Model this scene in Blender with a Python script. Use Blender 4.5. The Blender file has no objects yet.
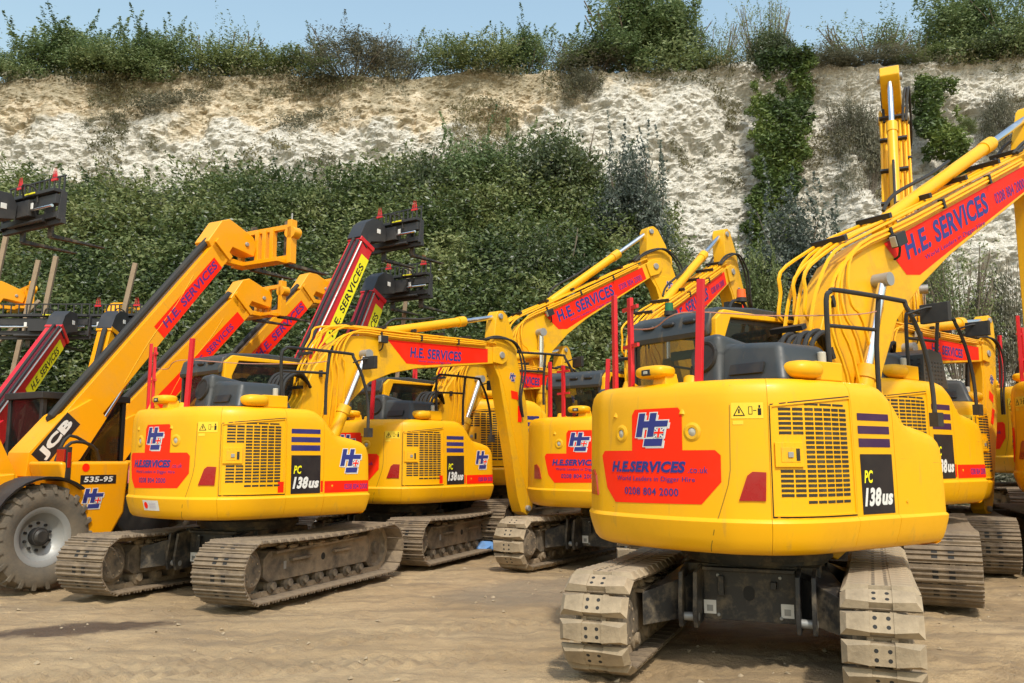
import bpy, math, random
import numpy as np
from math import sin, cos, pi, radians as R, hypot
from mathutils import Matrix, Vector, noise
random.seed(7); rng = np.random.default_rng(7)
S = bpy.context.scene; COL = S.collection

# ------------------------------------------------------------------ materials
MATS = {}
def nodemat(name):
    m = bpy.data.materials.new(name); m.use_nodes = True
    nt = m.node_tree; b = nt.nodes['Principled BSDF']
    return m, nt, b
def N(nt, t, **kw):
    n = nt.nodes.new(t)
    for k, v in kw.items():
        if k in n.inputs.keys() if hasattr(n.inputs, 'keys') else False: n.inputs[k].default_value = v
        else: setattr(n, k, v)
    return n
def ramp(nt, src, stops):
    r = nt.nodes.new('ShaderNodeValToRGB'); e = r.color_ramp.elements
    while len(e) < len(stops): e.new(0.5)
    for i, (p, c) in enumerate(stops):
        e[i].position = p; e[i].color = (*c, 1) if len(c) == 3 else (c[0],)*3+(1,)
    nt.links.new(src, r.inputs[0]); return r.outputs[0]
def mix(nt, fac, a, b):
    m = nt.nodes.new('ShaderNodeMix'); m.data_type = 'RGBA'
    for s, v in ((m.inputs[0], fac), (m.inputs[6], a), (m.inputs[7], b)):
        if hasattr(v, 'is_linked') or hasattr(v, 'links'): nt.links.new(v, s)
        else: s.default_value = v if not isinstance(v, tuple) else (*v, 1)
    return m.outputs[2]
def tex(nt, scale, detail=6, rough=.6, coord='Object', vec=None, kind='ShaderNodeTexNoise'):
    n = nt.nodes.new(kind)
    n.inputs['Scale'].default_value = scale
    if kind == 'ShaderNodeTexNoise':
        n.inputs['Detail'].default_value = detail; n.inputs['Roughness'].default_value = rough
    if vec is None:
        tc = nt.nodes.new('ShaderNodeTexCoord'); vec = tc.outputs[coord]
    nt.links.new(vec, n.inputs['Vector'])
    return n.outputs[0]
def bump(nt, b, h, strength=.3, dist=.02):
    bp = nt.nodes.new('ShaderNodeBump'); bp.inputs['Strength'].default_value = strength; bp.inputs['Distance'].default_value = dist
    nt.links.new(h, bp.inputs['Height']); nt.links.new(bp.outputs[0], b.inputs['Normal'])
def paint(name, col, rough=.35, metal=0, dirt=(.30,.23,.14), dirt_amt=.25, scale=2.2, coat=0.0, bmp=0.0, lo=.5, hi=.8):
    m, nt, b = nodemat(name)
    f = ramp(nt, tex(nt, scale, 8, .68), [(lo, (0,)), (hi, (dirt_amt,))])
    c = mix(nt, f, col, dirt)
    if name in ('yellow','yellow_worn','amber','red','hood_grey'):
        tc = nt.nodes.new('ShaderNodeTexCoord')
        def st(sc, rot, lo_, hi_, amt, cc, c):
            mp = nt.nodes.new('ShaderNodeMapping'); mp.inputs['Scale'].default_value = sc; mp.inputs['Rotation'].default_value = rot; nt.links.new(tc.outputs['Object'], mp.inputs[0])
            ff = ramp(nt, tex(nt, 1, 6, .65, vec=mp.outputs[0]), [(lo_,(0,)),(hi_,(amt,))])
            return mix(nt, ff, c, cc)
        k = 1.5 if name == 'yellow_worn' else 1
        c = st((9,9,.9), (0,0,0), .60, .80, min(.9,.5*k), (.34,.22,.08), c)       # runs of dirty water
        c = st((2,2,60), (.5,.2,0), .70, .75, min(.9,.6*k), (.22,.14,.05), c)      # fine scratches
        c = st((34,34,34), (0,0,0), .725, .75, min(.9,.7*k), (.12,.09,.06), c)      # chips and spots
    nt.links.new(c, b.inputs['Base Color'])
    rr = nt.nodes.new('ShaderNodeMapRange'); rr.inputs[3].default_value = rough; rr.inputs[4].default_value = min(1, rough+.4)
    rr.inputs[2].default_value = max(.01, dirt_amt)
    nt.links.new(f, rr.inputs[0]); nt.links.new(rr.outputs[0], b.inputs['Roughness'])
    b.inputs['Metallic'].default_value = metal
    b.inputs['Coat Weight'].default_value = coat; b.inputs['Coat Roughness'].default_value = .15
    if name.startswith(('decal','label','stripe')): b.inputs['Specular IOR Level'].default_value = .18
    if name in ('yellow','amber','yellow_worn'): b.inputs['Specular IOR Level'].default_value = .35
    if bmp: bump(nt, b, tex(nt, 30, 5), bmp, .01)
    MATS[name] = m; return m
paint('yellow', (.87,.435,.004), .36, dirt_amt=.32, coat=.05, dirt=(.55,.28,.015), lo=.45, hi=.85)
paint('yellow_worn', (.81,.43,.008), .42, dirt_amt=.6, scale=3.5, dirt=(.30,.19,.06), lo=.50, hi=.78)
paint('yellow_dark', (.30,.16,.004), .6, dirt_amt=.3)
paint('amber', (.86,.365,.004), .34, dirt_amt=.25, coat=.2, dirt=(.45,.25,.07))
paint('red', (.62,.012,.022), .38, dirt_amt=.2)
paint('decal_red', (.98,.020,.004), .5, dirt_amt=.05)
paint('decal_orange', (1.0,.028,.004), .5, dirt_amt=.05)
paint('decal_blue', (.035,.045,.22), .45, dirt_amt=.1)
paint('decal_purple', (.13,.03,.20), .45, dirt_amt=.1)
paint('stripe_purple', (.05,.018,.07), .4, dirt_amt=.1)
paint('stripe_blue', (.03,.03,.16), .4, dirt_amt=.1)
paint('label_pale', (.55,.5,.62), .5, dirt_amt=.1)
paint('white', (.72,.72,.70), .45, dirt_amt=.2)
paint('label_yellow', (.85,.60,.05), .5, dirt_amt=.1)
paint('sign_yellow', (.85,.78,.01), .45, dirt_amt=.1)
paint('black', (.018,.018,.019), .5, dirt_amt=.35, dirt=(.14,.115,.08))
paint('label_black', (.022,.018,.02), .5, dirt_amt=.1)
paint('black_steel', (.024,.024,.025), .5, dirt_amt=.9, dirt=(.22,.175,.115), scale=4, bmp=.3, lo=.47, hi=.68)
paint('carriage_black', (.03,.03,.033), .5, dirt_amt=.4, dirt=(.12,.11,.09))
paint('rubber', (.022,.022,.022), .75, dirt_amt=.4, dirt=(.12,.10,.07), bmp=.2)
paint('tyre', (.10,.09,.075), .9, dirt_amt=.7, dirt=(.24,.19,.13), scale=3, bmp=.4, lo=.35, hi=.7)
paint('hood_grey', (.036,.042,.046), .42, dirt_amt=.35, dirt=(.13,.13,.12))
paint('slot_dark', (.03,.025,.015), .8, dirt_amt=.6, dirt=(.2,.16,.08), scale=6)
paint('chrome', (.75,.75,.76), .18, metal=1, dirt_amt=.1)
paint('grey_metal', (.32,.33,.33), .45, metal=.3, dirt_amt=.5)
paint('pad', (.40,.315,.21), .9, dirt_amt=.85, dirt=(.17,.135,.09), scale=5, bmp=.5, lo=.35, hi=.75)
paint('shoe_steel', (.27,.205,.135), .8, metal=0, dirt_amt=.95, dirt=(.11,.085,.065), scale=5, bmp=.5, lo=.35, hi=.7)
paint('mud', (.33,.25,.165), .95, dirt_amt=.6, dirt=(.16,.12,.08), scale=4, bmp=.8)
paint('frame_mud', (.31,.24,.16), .9, dirt_amt=.95, dirt=(.07,.06,.05), scale=2.5, bmp=.6, lo=.4, hi=.65)
paint('lamp_red', (.33,.004,.008), .25, dirt_amt=.1, coat=.4)
paint('lamp_orange', (.85,.12,.01), .25, dirt_amt=.1)
paint('lamp_green', (.01,.13,.05), .25, dirt_amt=.1)
paint('lens', (.45,.44,.38), .2, dirt_amt=.3)
paint('wood', (.33,.25,.17), .85, dirt_amt=.6, dirt=(.16,.12,.08), scale=7)
paint('twig', (.16,.13,.10), .9, dirt_amt=.5)
paint('blue_sheet', (.06,.22,.55), .5, dirt_amt=.5, dirt=(.25,.25,.22), scale=9)
paint('rope', (.45,.22,.16), .9)
paint('stone', (.34,.27,.18), .95, dirt_amt=.6)
m, nt, b = nodemat('glass'); MATS['glass'] = m
b.inputs['Base Color'].default_value = (.012,.016,.015,1); b.inputs['Roughness'].default_value = .04
b.inputs['Alpha'].default_value = .55
m, nt, b = nodemat('inner'); MATS['inner'] = m
b.inputs['Base Color'].default_value = (.02,.02,.02,1); b.inputs['Roughness'].default_value = .8
paint('screen_green', (.10,.22,.20), .5, dirt_amt=.1)

def leafmat(name, stops, pale=None, trans=.32):
    m, nt, b = nodemat(name)
    g = nt.nodes.new('ShaderNodeNewGeometry')
    big = tex(nt, .35, 4, .6)
    ad = nt.nodes.new('ShaderNodeMath'); ad.operation = 'MULTIPLY_ADD'
    nt.links.new(g.outputs['Random Per Island'], ad.inputs[0]); ad.inputs[1].default_value = .42
    bg = nt.nodes.new('ShaderNodeMath'); bg.operation = 'MULTIPLY_ADD'; bg.inputs[1].default_value = 2.1; bg.inputs[2].default_value = -.51; nt.links.new(big, bg.inputs[0]); nt.links.new(bg.outputs[0], ad.inputs[2])
    ad2 = nt.nodes.new('ShaderNodeMath'); ad2.operation = 'SUBTRACT'; ad2.inputs[1].default_value = .25
    nt.links.new(ad.outputs[0], ad2.inputs[0])
    c = ramp(nt, ad2.outputs[0], stops)
    if pale:
        gt = nt.nodes.new('ShaderNodeMath'); gt.operation = 'GREATER_THAN'; gt.inputs[1].default_value = pale[0]
        fr = nt.nodes.new('ShaderNodeMath'); fr.operation = 'FRACT'
        ml = nt.nodes.new('ShaderNodeMath'); ml.operation = 'MULTIPLY'; ml.inputs[1].default_value = 37.7
        nt.links.new(g.outputs['Random Per Island'], ml.inputs[0]); nt.links.new(ml.outputs[0], fr.inputs[0]); nt.links.new(fr.outputs[0], gt.inputs[0])
        c = mix(nt, gt.outputs[0], c, pale[1])
    nt.links.new(c, b.inputs['Base Color']); b.inputs['Roughness'].default_value = .55
    tr = nt.nodes.new('ShaderNodeBsdfTranslucent'); nt.links.new(c, tr.inputs[0])
    mx = nt.nodes.new('ShaderNodeMixShader'); mx.inputs[0].default_value = trans
    out = nt.nodes['Material Output']
    nt.links.new(b.outputs[0], mx.inputs[1]); nt.links.new(tr.outputs[0], mx.inputs[2]); nt.links.new(mx.outputs[0], out.inputs[0])
    MATS[name] = m
leafmat('leaf_dark', [(.2,(0.048,0.070,0.031)),(.45,(0.077,0.109,0.040)),(.65,(0.128,0.155,0.049)),(.85,(0.171,0.202,0.084))], (.955,(.34,.36,.32)))
leafmat('leaf_thick', [(.12,(.030,.055,.018)),(.36,(.070,.108,.032)),(.58,(.13,.175,.05)),(.8,(.215,.24,.085))], (.955,(.34,.37,.31)))
leafmat('leaf_mid', [(.12,(.08,.12,.035)),(.45,(.155,.20,.065)),(.8,(.27,.30,.12))])
leafmat('leaf_green', [(.12,(.07,.12,.04)),(.45,(.135,.195,.07)),(.8,(.25,.30,.13))])
leafmat('leaf_grey', [(.2,(0.091,0.098,0.058)),(.5,(0.150,0.150,0.098)),(.85,(0.234,0.215,0.143))])
leafmat('leaf_blue', [(.2,(0.056,0.077,0.063)),(.5,(0.098,0.126,0.098)),(.85,(0.182,0.210,0.168))], (.93,(.36,.38,.36)))
leafmat('leaf_olive', [(.2,(.10,.10,.05)),(.5,(.16,.15,.075)),(.85,(.26,.23,.12))])
leafmat('leaf_ivy', [(.2,(0.047,0.078,0.028)),(.5,(0.094,0.149,0.035)),(.85,(0.203,0.258,0.062))])
leafmat('grass_dry', [(.2,(.12,.11,.05)),(.5,(.22,.19,.10)),(.85,(.33,.28,.16))])

# chalk cliff
m, nt, b = nodemat('chalk'); MATS['chalk'] = m
tc = nt.nodes.new('ShaderNodeTexCoord'); sep = nt.nodes.new('ShaderNodeSeparateXYZ'); nt.links.new(tc.outputs['Object'], sep.inputs[0])
n1 = tex(nt, 2.6, 12, .78); n2 = tex(nt, .45, 8, .6); n3 = tex(nt, .18, 5, .6)
mpv = nt.nodes.new('ShaderNodeMapping'); mpv.inputs['Scale'].default_value = (1.5,1.5,.28); nt.links.new(tc.outputs['Object'], mpv.inputs[0])
nv = tex(nt, 1.3, 9, .7, vec=mpv.outputs[0]); nf = tex(nt, 11, 8, .78)
mph = nt.nodes.new('ShaderNodeMapping'); mph.inputs['Scale'].default_value = (2.2,2.2,5.5); nt.links.new(tc.outputs['Object'], mph.inputs[0]); nh = tex(nt, 1.0, 7, .7, vec=mph.outputs[0])
c1 = ramp(nt, n1, [(.30,(.34,.31,.25)),(.38,(.62,.585,.50)),(.47,(.80,.77,.69)),(.62,(.90,.875,.81))])
c1 = mix(nt, ramp(nt, nv, [(.52,(0,)),(.70,(.6,))]), c1, (.50,.45,.35))
c1 = mix(nt, ramp(nt, nf, [(.56,(0,)),(.63,(.7,))]), c1, (.34,.30,.22))
c1 = mix(nt, ramp(nt, nh, [(.60,(0,)),(.65,(.75,))]), c1, (.24,.21,.15))
tan = ramp(nt, n1, [(.30,(.32,.23,.14)),(.43,(.70,.56,.37)),(.60,(.87,.76,.57))])
zz = nt.nodes.new('ShaderNodeMapRange'); zz.inputs[1].default_value = 13.2; zz.inputs[2].default_value = 19.0
nt.links.new(sep.outputs[2], zz.inputs[0])
xx = nt.nodes.new('ShaderNodeMapRange'); xx.inputs[1].default_value = 9; xx.inputs[2].default_value = -1; nt.links.new(sep.outputs[0], xx.inputs[0])
x2 = nt.nodes.new('ShaderNodeMath'); x2.operation = 'MULTIPLY_ADD'; x2.inputs[1].default_value = .75; x2.inputs[2].default_value = .25; nt.links.new(xx.outputs[0], x2.inputs[0])
mu = nt.nodes.new('ShaderNodeMath'); mu.operation = 'MULTIPLY'; nt.links.new(zz.outputs[0], mu.inputs[0]); nt.links.new(x2.outputs[0], mu.inputs[1])
ad = nt.nodes.new('ShaderNodeMath'); ad.operation = 'ADD'; nt.links.new(mu.outputs[0], ad.inputs[0]); nt.links.new(n2, ad.inputs[1])
tf = ramp(nt, ad.outputs[0], [(.90,(0,)),(1.3,(.85,))])
c = mix(nt, tf, c1, tan)
# dry plants and moss stains
veg = ramp(nt, ad.outputs[0], [(.80,(0,)),(1.1,(.45,))])
moss_n = tex(nt, 1.1, 9, .7)
mm = nt.nodes.new('ShaderNodeMath'); mm.operation = 'MULTIPLY_ADD'; mm.inputs[1].default_value = .42; nt.links.new(mu.outputs[0], mm.inputs[0]); nt.links.new(moss_n, mm.inputs[2])
mf = ramp(nt, mm.outputs[0], [(.70,(0,)),(.86,(.6,))])
c = mix(nt, mf, c, (.19,.165,.085))
nt.links.new(c, b.inputs['Base Color']); b.inputs['Roughness'].default_value = .95
bn = nt.nodes.new('ShaderNodeMath'); bn.operation = 'ADD'; nt.links.new(nf, bn.inputs[0]); nt.links.new(nh, bn.inputs[1])
bump(nt, b, bn.outputs[0], .9, .16)
m, nt, b = nodemat('soil'); MATS['soil'] = m
nt.links.new(ramp(nt, tex(nt, .9, 8, .7), [(.35,(.035,.04,.02)),(.6,(.10,.10,.045)),(.8,(.18,.15,.08))]), b.inputs['Base Color']); b.inputs['Roughness'].default_value = 1

# ground
m, nt, b = nodemat('yard_dirt'); MATS['yard_dirt'] = m
tc = nt.nodes.new('ShaderNodeTexCoord'); P = tc.outputs['Object']
nA = tex(nt, .55, 9, .62, vec=P); nB = tex(nt, 6, 8, .7, vec=P); nC = tex(nt, 40, 4, .7, vec=P)
mp = nt.nodes.new('ShaderNodeMapping'); mp.inputs['Rotation'].default_value = (0,0,R(58)); mp.inputs['Scale'].default_value = (.35,3.2,1); nt.links.new(P, mp.inputs[0])
nS = tex(nt, 1.2, 8, .65, vec=mp.outputs[0])
c = ramp(nt, nA, [(.3,(.30,.205,.105)),(.5,(.42,.30,.165)),(.72,(.51,.38,.22))])
c = mix(nt, ramp(nt, nS, [(.45,(0,)),(.62,(.7,))]), c, (.225,.165,.10))
c = mix(nt, ramp(nt, nB, [(.5,(0,)),(.75,(.5,))]), c, (.22,.17,.115))
c = mix(nt, ramp(nt, nC, [(.66,(0,)),(.74,(.4,))]), c, (.42,.34,.23))
# greyer hard-packed zone to the right and a wet stain on the left
def blob(nt, P, cx, cy, sx, sy, rot, lo, hi, nz, amt):
    mp = nt.nodes.new('ShaderNodeMapping'); mp.vector_type = 'TEXTURE'
    mp.inputs['Location'].default_value = (cx, cy, 0); mp.inputs['Rotation'].default_value = (0,0,rot); mp.inputs['Scale'].default_value = (sx, sy, 1)
    nt.links.new(P, mp.inputs[0])
    ln = nt.nodes.new('ShaderNodeVectorMath'); ln.operation = 'LENGTH'; nt.links.new(mp.outputs[0], ln.inputs[0])
    a = nt.nodes.new('ShaderNodeMath'); a.operation = 'MULTIPLY_ADD'; a.inputs[1].default_value = amt; nt.links.new(nz, a.inputs[0]); nt.links.new(ln.outputs[1], a.inputs[2])
    return ramp(nt, a.outputs[0], [(lo,(1,)),(hi,(0,))])
g1 = blob(nt, P, 1.3, 11.6, 3.1, 1.6, R(25), .8, .98, nA, .35)
g1m = nt.nodes.new('ShaderNodeMath'); g1m.operation = 'MULTIPLY'; g1m.inputs[1].default_value = .6; nt.links.new(g1, g1m.inputs[0])
c = mix(nt, g1m.outputs[0], c, (.20,.165,.12))
w = blob(nt, P, -4.25, 8.75, 1.75, .50, R(25), .72, .98, nB, .62)
c = mix(nt, w, c, (.10,.065,.038))
nt.links.new(c, b.inputs['Base Color'])
rg = nt.nodes.new('ShaderNodeMapRange'); rg.inputs[3].default_value = .95; rg.inputs[4].default_value = .55; nt.links.new(w, rg.inputs[0]); nt.links.new(rg.outputs[0], b.inputs['Roughness'])
h = nt.nodes.new('ShaderNodeMath'); h.operation = 'ADD'; nt.links.new(nB, h.inputs[0]); nt.links.new(nC, h.inputs[1])
h2 = nt.nodes.new('ShaderNodeMath'); h2.operation = 'ADD'; nt.links.new(h.outputs[0], h2.inputs[0]); nt.links.new(nS, h2.inputs[1])
bump(nt, b, h2.outputs[0], .7, .05)

# ------------------------------------------------------------------ mesh builder
class MB:
    def __init__(s): s.v = []; s.f = []; s.m = []; s.mats = []
    def mi(s, m):
        if m not in s.mats: s.mats.append(m)
        return s.mats.index(m)
    def add(s, vs, fs, m, M=None):
        o = len(s.v)
        s.v += [tuple(M @ Vector(v)) if M else tuple(v) for v in vs]
        s.f += [tuple(i+o for i in f) for f in fs]; k = s.mi(m); s.m += [k]*len(fs); return s
    def box(s, c, d, m, M=None, taper=1.0):
        x, y, z = c; a, b_, h = d[0]/2, d[1]/2, d[2]/2; t = taper
        vs = [(x-a,y-b_,z-h),(x+a,y-b_,z-h),(x+a,y+b_,z-h),(x-a,y+b_,z-h),(x-a*t,y-b_*t,z+h),(x+a*t,y-b_*t,z+h),(x+a*t,y+b_*t,z+h),(x-a*t,y+b_*t,z+h)]
        return s.add(vs, [(0,3,2,1),(4,5,6,7),(0,1,5,4),(1,2,6,5),(2,3,7,6),(3,0,4,7)], m, M)
    def prism(s, pts, y0, y1, m, M=None):   # polygon in x,z ; extruded along y
        n = len(pts)
        A = sum(pts[i][0]*pts[(i+1)%n][1]-pts[(i+1)%n][0]*pts[i][1] for i in range(n))
        if A < 0: pts = pts[::-1]
        vs = [(p[0], y0, p[1]) for p in pts]+[(p[0], y1, p[1]) for p in pts]
        fs = [tuple(range(n)), tuple(range(2*n-1, n-1, -1))]
        fs += [(i, i+n, (i+1)%n+n, (i+1)%n) for i in range(n)]
        return s.add(vs, fs, m, M)
    def cyl(s, p0, p1, r0, r1=None, n=16, m='black', M=None, caps=True):
        r1 = r0 if r1 is None else r1
        p0 = Vector(p0); p1 = Vector(p1); d = (p1-p0).normalized()
        a = d.orthogonal().normalized(); b_ = d.cross(a)
        vs = []
        for p, r in ((p0, r0), (p1, r1)):
            for i in range(n):
                t = 2*pi*i/n; vs.append(p+a*(r*cos(t))+b_*(r*sin(t)))
        fs = [(i, (i+1)%n, (i+1)%n+n, i+n) for i in range(n)]
        if caps: fs += [tuple(range(n-1,-1,-1)), tuple(range(n, 2*n))]
        return s.add(vs, fs, m, M)
    def tube(s, pts, r, m, n=8, k=4, M=None):
        P = smooth(pts, k); vs = []; prev = None
        for i, p in enumerate(P):
            d = (P[min(i+1, len(P)-1)]-P[max(i-1, 0)]).normalized()
            a = d.orthogonal().normalized() if prev is None else (prev-d*prev.dot(d)).normalized()
            prev = a; b_ = d.cross(a)
            for j in range(n):
                t = 2*pi*j/n; vs.append(p+a*(r*cos(t))+b_*(r*sin(t)))
        fs = []
        for i in range(len(P)-1):
            for j in range(n): fs.append((i*n+j, i*n+(j+1)%n, (i+1)*n+(j+1)%n, (i+1)*n+j))
        L = (len(P)-1)*n
        fs += [tuple(range(n-1,-1,-1)), tuple(range(L, L+n))]
        return s.add(vs, fs, m, M)
    def ell(s, c, d, m, p=2.0, nu=20, nv=12, M=None):   # superellipsoid
        vs = []; fs = []
        sg = lambda x, e: math.copysign(abs(x)**e, x); e = 2/p
        for i in range(nv+1):
            ph = -pi/2+pi*i/nv
            for j in range(nu):
                t = 2*pi*j/nu
                vs.append((c[0]+d[0]*sg(cos(ph),e)*sg(cos(t),e), c[1]+d[1]*sg(cos(ph),e)*sg(sin(t),e), c[2]+d[2]*sg(sin(ph),e)))
        for i in range(nv):
            for j in range(nu): fs.append((i*nu+j, i*nu+(j+1)%nu, (i+1)*nu+(j+1)%nu, (i+1)*nu+j))
        return s.add(vs, fs, m, M)
    def lathe(s, prof, M, m, n=40):     # prof (r, h) about local z
        vs = []; fs = []; k = len(prof)
        for r, h_ in prof:
            for j in range(n):
                t = 2*pi*j/n; vs.append((r*cos(t), r*sin(t), h_))
        for i in range(k-1):
            for j in range(n): fs.append((i*n+j, i*n+(j+1)%n, (i+1)*n+(j+1)%n, (i+1)*n+j))
        return s.add(vs, fs, m, M)
    def mesh(s, name):
        me = bpy.data.meshes.new(name); me.from_pydata(s.v, [], s.f)
        for k in s.mats: me.materials.append(MATS[k])
        me.polygons.foreach_set('material_index', s.m)
        me.polygons.foreach_set('use_smooth', [True]*len(s.f)); me.update()
        me.set_sharp_from_angle(angle=R(32)); return me
def smooth(pts, k):
    P = [Vector(p) for p in pts]
    if k <= 1 or len(P) < 3: return P
    out = []
    for i in range(len(P)-1):
        a, b_, c_, d = P[max(i-1,0)], P[i], P[i+1], P[min(i+2,len(P)-1)]
        for j in range(k):
            t = j/k
            out.append(.5*((2*b_)+(c_-a)*t+(2*a-5*b_+4*c_-d)*t*t+(3*b_-a-3*c_+d)*t**3))
    return out+[P[-1]]

CACHE = {}
def obj(name, mb, parent=None, M=None, bevel=0, key=None, seg=2):
    if key and key in CACHE: me = CACHE[key]
    else:
        if callable(mb): b_ = MB(); mb(b_); mb = b_
        me = mb.mesh(name) if isinstance(mb, MB) else mb
        if key: CACHE[key] = me
    o = bpy.data.objects.new(name, me); COL.objects.link(o)
    if parent: o.parent = parent
    if M is not None: o.matrix_basis = M
    if bevel:
        bv = o.modifiers.new('Bevel', 'BEVEL'); bv.width = bevel; bv.segments = seg; bv.limit_method = 'ANGLE'; bv.angle_limit = R(35); bv.harden_normals = True
    return o
def empty(name, label, cat, group=None, loc=(0,0,0), rz=0, s=1):
    o = bpy.data.objects.new(name, None); COL.objects.link(o)
    o.location = loc; o.rotation_euler = (0,0,rz); o.scale = (s,s,s); o.empty_display_size = .3
    tag(o, label, cat, group); return o
def tag(o, label=None, cat=None, group=None, kind=None):
    if label: o['label'] = label
    if cat: o['category'] = cat
    if group: o['group'] = group
    if kind: o['kind'] = kind
    return o

# ------------------------------------------------------------------ lettering
TXT = {}
def text2d(s, bold=.02, shear=0.0):
    k = (s, bold, shear)
    if k in TXT: return TXT[k]
    cu = bpy.data.curves.new('lettering', 'FONT'); cu.body = s; cu.offset = bold; cu.shear = shear; cu.resolution_u = 3
    cu.space_character = 1.06
    o = bpy.data.objects.new('lettering', cu); COL.objects.link(o)
    dg = bpy.context.evaluated_depsgraph_get(); dg.update()
    me = o.evaluated_get(dg).to_mesh()
    V = np.array([v.co[:2] for v in me.vertices]); F = [tuple(p.vertices) for p in me.polygons]
    o.evaluated_get(dg).to_mesh_clear()
    bpy.data.objects.remove(o); bpy.data.curves.remove(cu)
    mn = V.min(0); mxx = V.max(0); V = (V-mn)/(mxx-mn)
    TXT[k] = (V, F); return TXT[k]
def clip(poly, x0, x1):
    for (lim, sg) in ((x0, 1), (x1, -1)):
        out = []
        for i in range(len(poly)):
            a = poly[i-1]; b_ = poly[i]; da = sg*(a[0]-lim); db = sg*(b_[0]-lim)
            if (da >= 0) != (db >= 0):
                t = da/(da-db); out.append((lim, a[1]+t*(b_[1]-a[1])))
            if db >= 0: out.append(b_)
        poly = out
        if not poly: return []
    return poly
class Decal:
    """draws flat artwork (x right, y up as the viewer reads it) on a surface given by f(x, y, off)"""
    def __init__(s, f, step=.06): s.f = f; s.mb = MB(); s.step = step; s.base = .003
    def poly(s, pts, m, layer=0):
        off = s.base+.0016*layer
        x0 = min(p[0] for p in pts); x1 = max(p[0] for p in pts); n = max(1, math.ceil((x1-x0)/s.step))
        A = sum(pts[i][0]*pts[(i+1)%len(pts)][1]-pts[(i+1)%len(pts)][0]*pts[i][1] for i in range(len(pts)))
        if A < 0: pts = pts[::-1]
        for i in range(n):
            q = clip(pts, x0+(x1-x0)*i/n, x0+(x1-x0)*(i+1)/n)
            if len(q) > 2: s.mb.add([s.f(x, y, off) for x, y in q], [tuple(range(len(q)))], m)
    def rect(s, x0, y0, x1, y1, m, layer=0): s.poly([(x0,y0),(x1,y0),(x1,y1),(x0,y1)], m, layer)
    def text(s, t, x0, y0, x1, y1, m, layer=2, bold=.02, shear=0.0, skew=0.0):
        V, F = text2d(t, bold, shear); off = s.base+.0016*layer
        s.mb.add([s.f(x0+(x1-x0)*a, y0+(y1-y0)*b_+skew*(x1-x0)*a, off) for a, b_ in V], F, m)
    def logo(s, x0, y0, w, h, layer=2, blue='decal_blue'):
        sh = .22*h
        def q(a, b_, c_, d, dx=0, dy=0):
            pts = [(a,b_),(c_,b_),(c_,d),(a,d)]
            return [(x0+p[0]*w+(p[1])*sh+dx, y0+p[1]*h+dy) for p in pts]
        shapes = [(0,.28,.20,1.0),(.20,.56,.36,.76),(.36,.28,.56,1.0),(.56,.58,.93,.76),(.30,0,.86,.22)]
        g = .055*w
        for a in shapes: s.poly(q(*a, g, -g*.9), 'white', layer)
        for a in shapes:
            s.poly(q(a[0]-.03,a[1]-.03,a[2]+.03,a[3]+.03), 'white', layer+1)
        s.poly(q(.52,.22,.92,.60), 'white', layer+1)
        for a in shapes: s.poly(q(*a), blue, layer+2)
        # small union flag in the gap
        fx0,fy0,fx1,fy1 = .58,.26,.86,.54
        s.poly(q(fx0,fy0,fx1,fy1), blue, layer+2); cx=(fx0+fx1)/2; cy=(fy0+fy1)/2
        def diag(a,b_,t,m,l):
            (ax,ay),(bx,by)=a,b_; d=hypot(bx-ax,by-ay); nx,ny=-(by-ay)/d*t,(bx-ax)/d*t
            pts=[(ax+nx,ay+ny),(bx+nx,by+ny),(bx-nx,by-ny),(ax-nx,ay-ny)]
            s.poly([(x0+p[0]*w+p[1]*sh, y0+p[1]*h) for p in pts], m, l)
        diag((fx0,fy0),(fx1,fy1),.022,'white',layer+3); diag((fx0,fy1),(fx1,fy0),.022,'white',layer+3)
        s.poly(q(cx-.055,fy0,cx+.055,fy1),'white',layer+4); s.poly(q(fx0,cy-.05,fx1,cy+.05),'white',layer+4)
        s.poly(q(cx-.03,fy0,cx+.03,fy1),'decal_red',layer+5); s.poly(q(fx0,cy-.03,fx1,cy+.03),'decal_red',layer+5)

# ------------------------------------------------------------------ excavator: body surface
def outline():
    Pts = []
    for t in np.linspace(0, R(44), 40):
        x = (t-.10)/.47; r = 1.49-.065*max(0, 1-x*x)
        Pts.append((-r*cos(t), -r*sin(t)))
    p0 = np.array(Pts[-1]); t = R(44); d0 = np.array([sin(t), -cos(t)]); p3 = np.array([-.5, -1.231]); p1 = p0+d0*.16; p2 = p3-np.array([.25, 0])
    for k in np.linspace(0, 1, 20)[1:]: Pts.append(tuple((1-k)**3*p0+3*(1-k)**2*k*p1+3*(1-k)*k*k*p2+k**3*p3))
    Pts += [(x, -1.231) for x in np.linspace(-.4, .98, 24)]
    for a in np.linspace(0, pi/2, 6)[1:]: Pts.append((.98+.07*sin(a), -1.231+.07*(1-cos(a))))
    Pts += [(1.05, y) for y in (-1.0, -.8, -.6, -.45)]
    Rr = np.array(Pts)
    L = []
    for t in np.linspace(0, R(56), 46)[1:]:
        x = (-t-.10)/.47; r = 1.49-.065*max(0, 1-x*x)
        L.append((-r*cos(t), r*sin(t)))
    L += [(x, 1.235) for x in np.linspace(-.75, -.35, 5)]
    return np.array(L[::-1]+list(Rr)), len(L)
OUT, iL = outline()
sarr = np.r_[0, np.cumsum(np.hypot(*np.diff(OUT, axis=0).T))]; sarr -= sarr[iL]
tan_ = np.gradient(OUT, axis=0); tan_ /= np.linalg.norm(tan_, axis=1)[:, None]
NRM = np.c_[tan_[:,1], -tan_[:,0]]
if (NRM[iL]*np.array([-1,0])).sum() < 0: NRM = -NRM
ZB, ZC, ZT = .93, 1.185, 2.255
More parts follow.
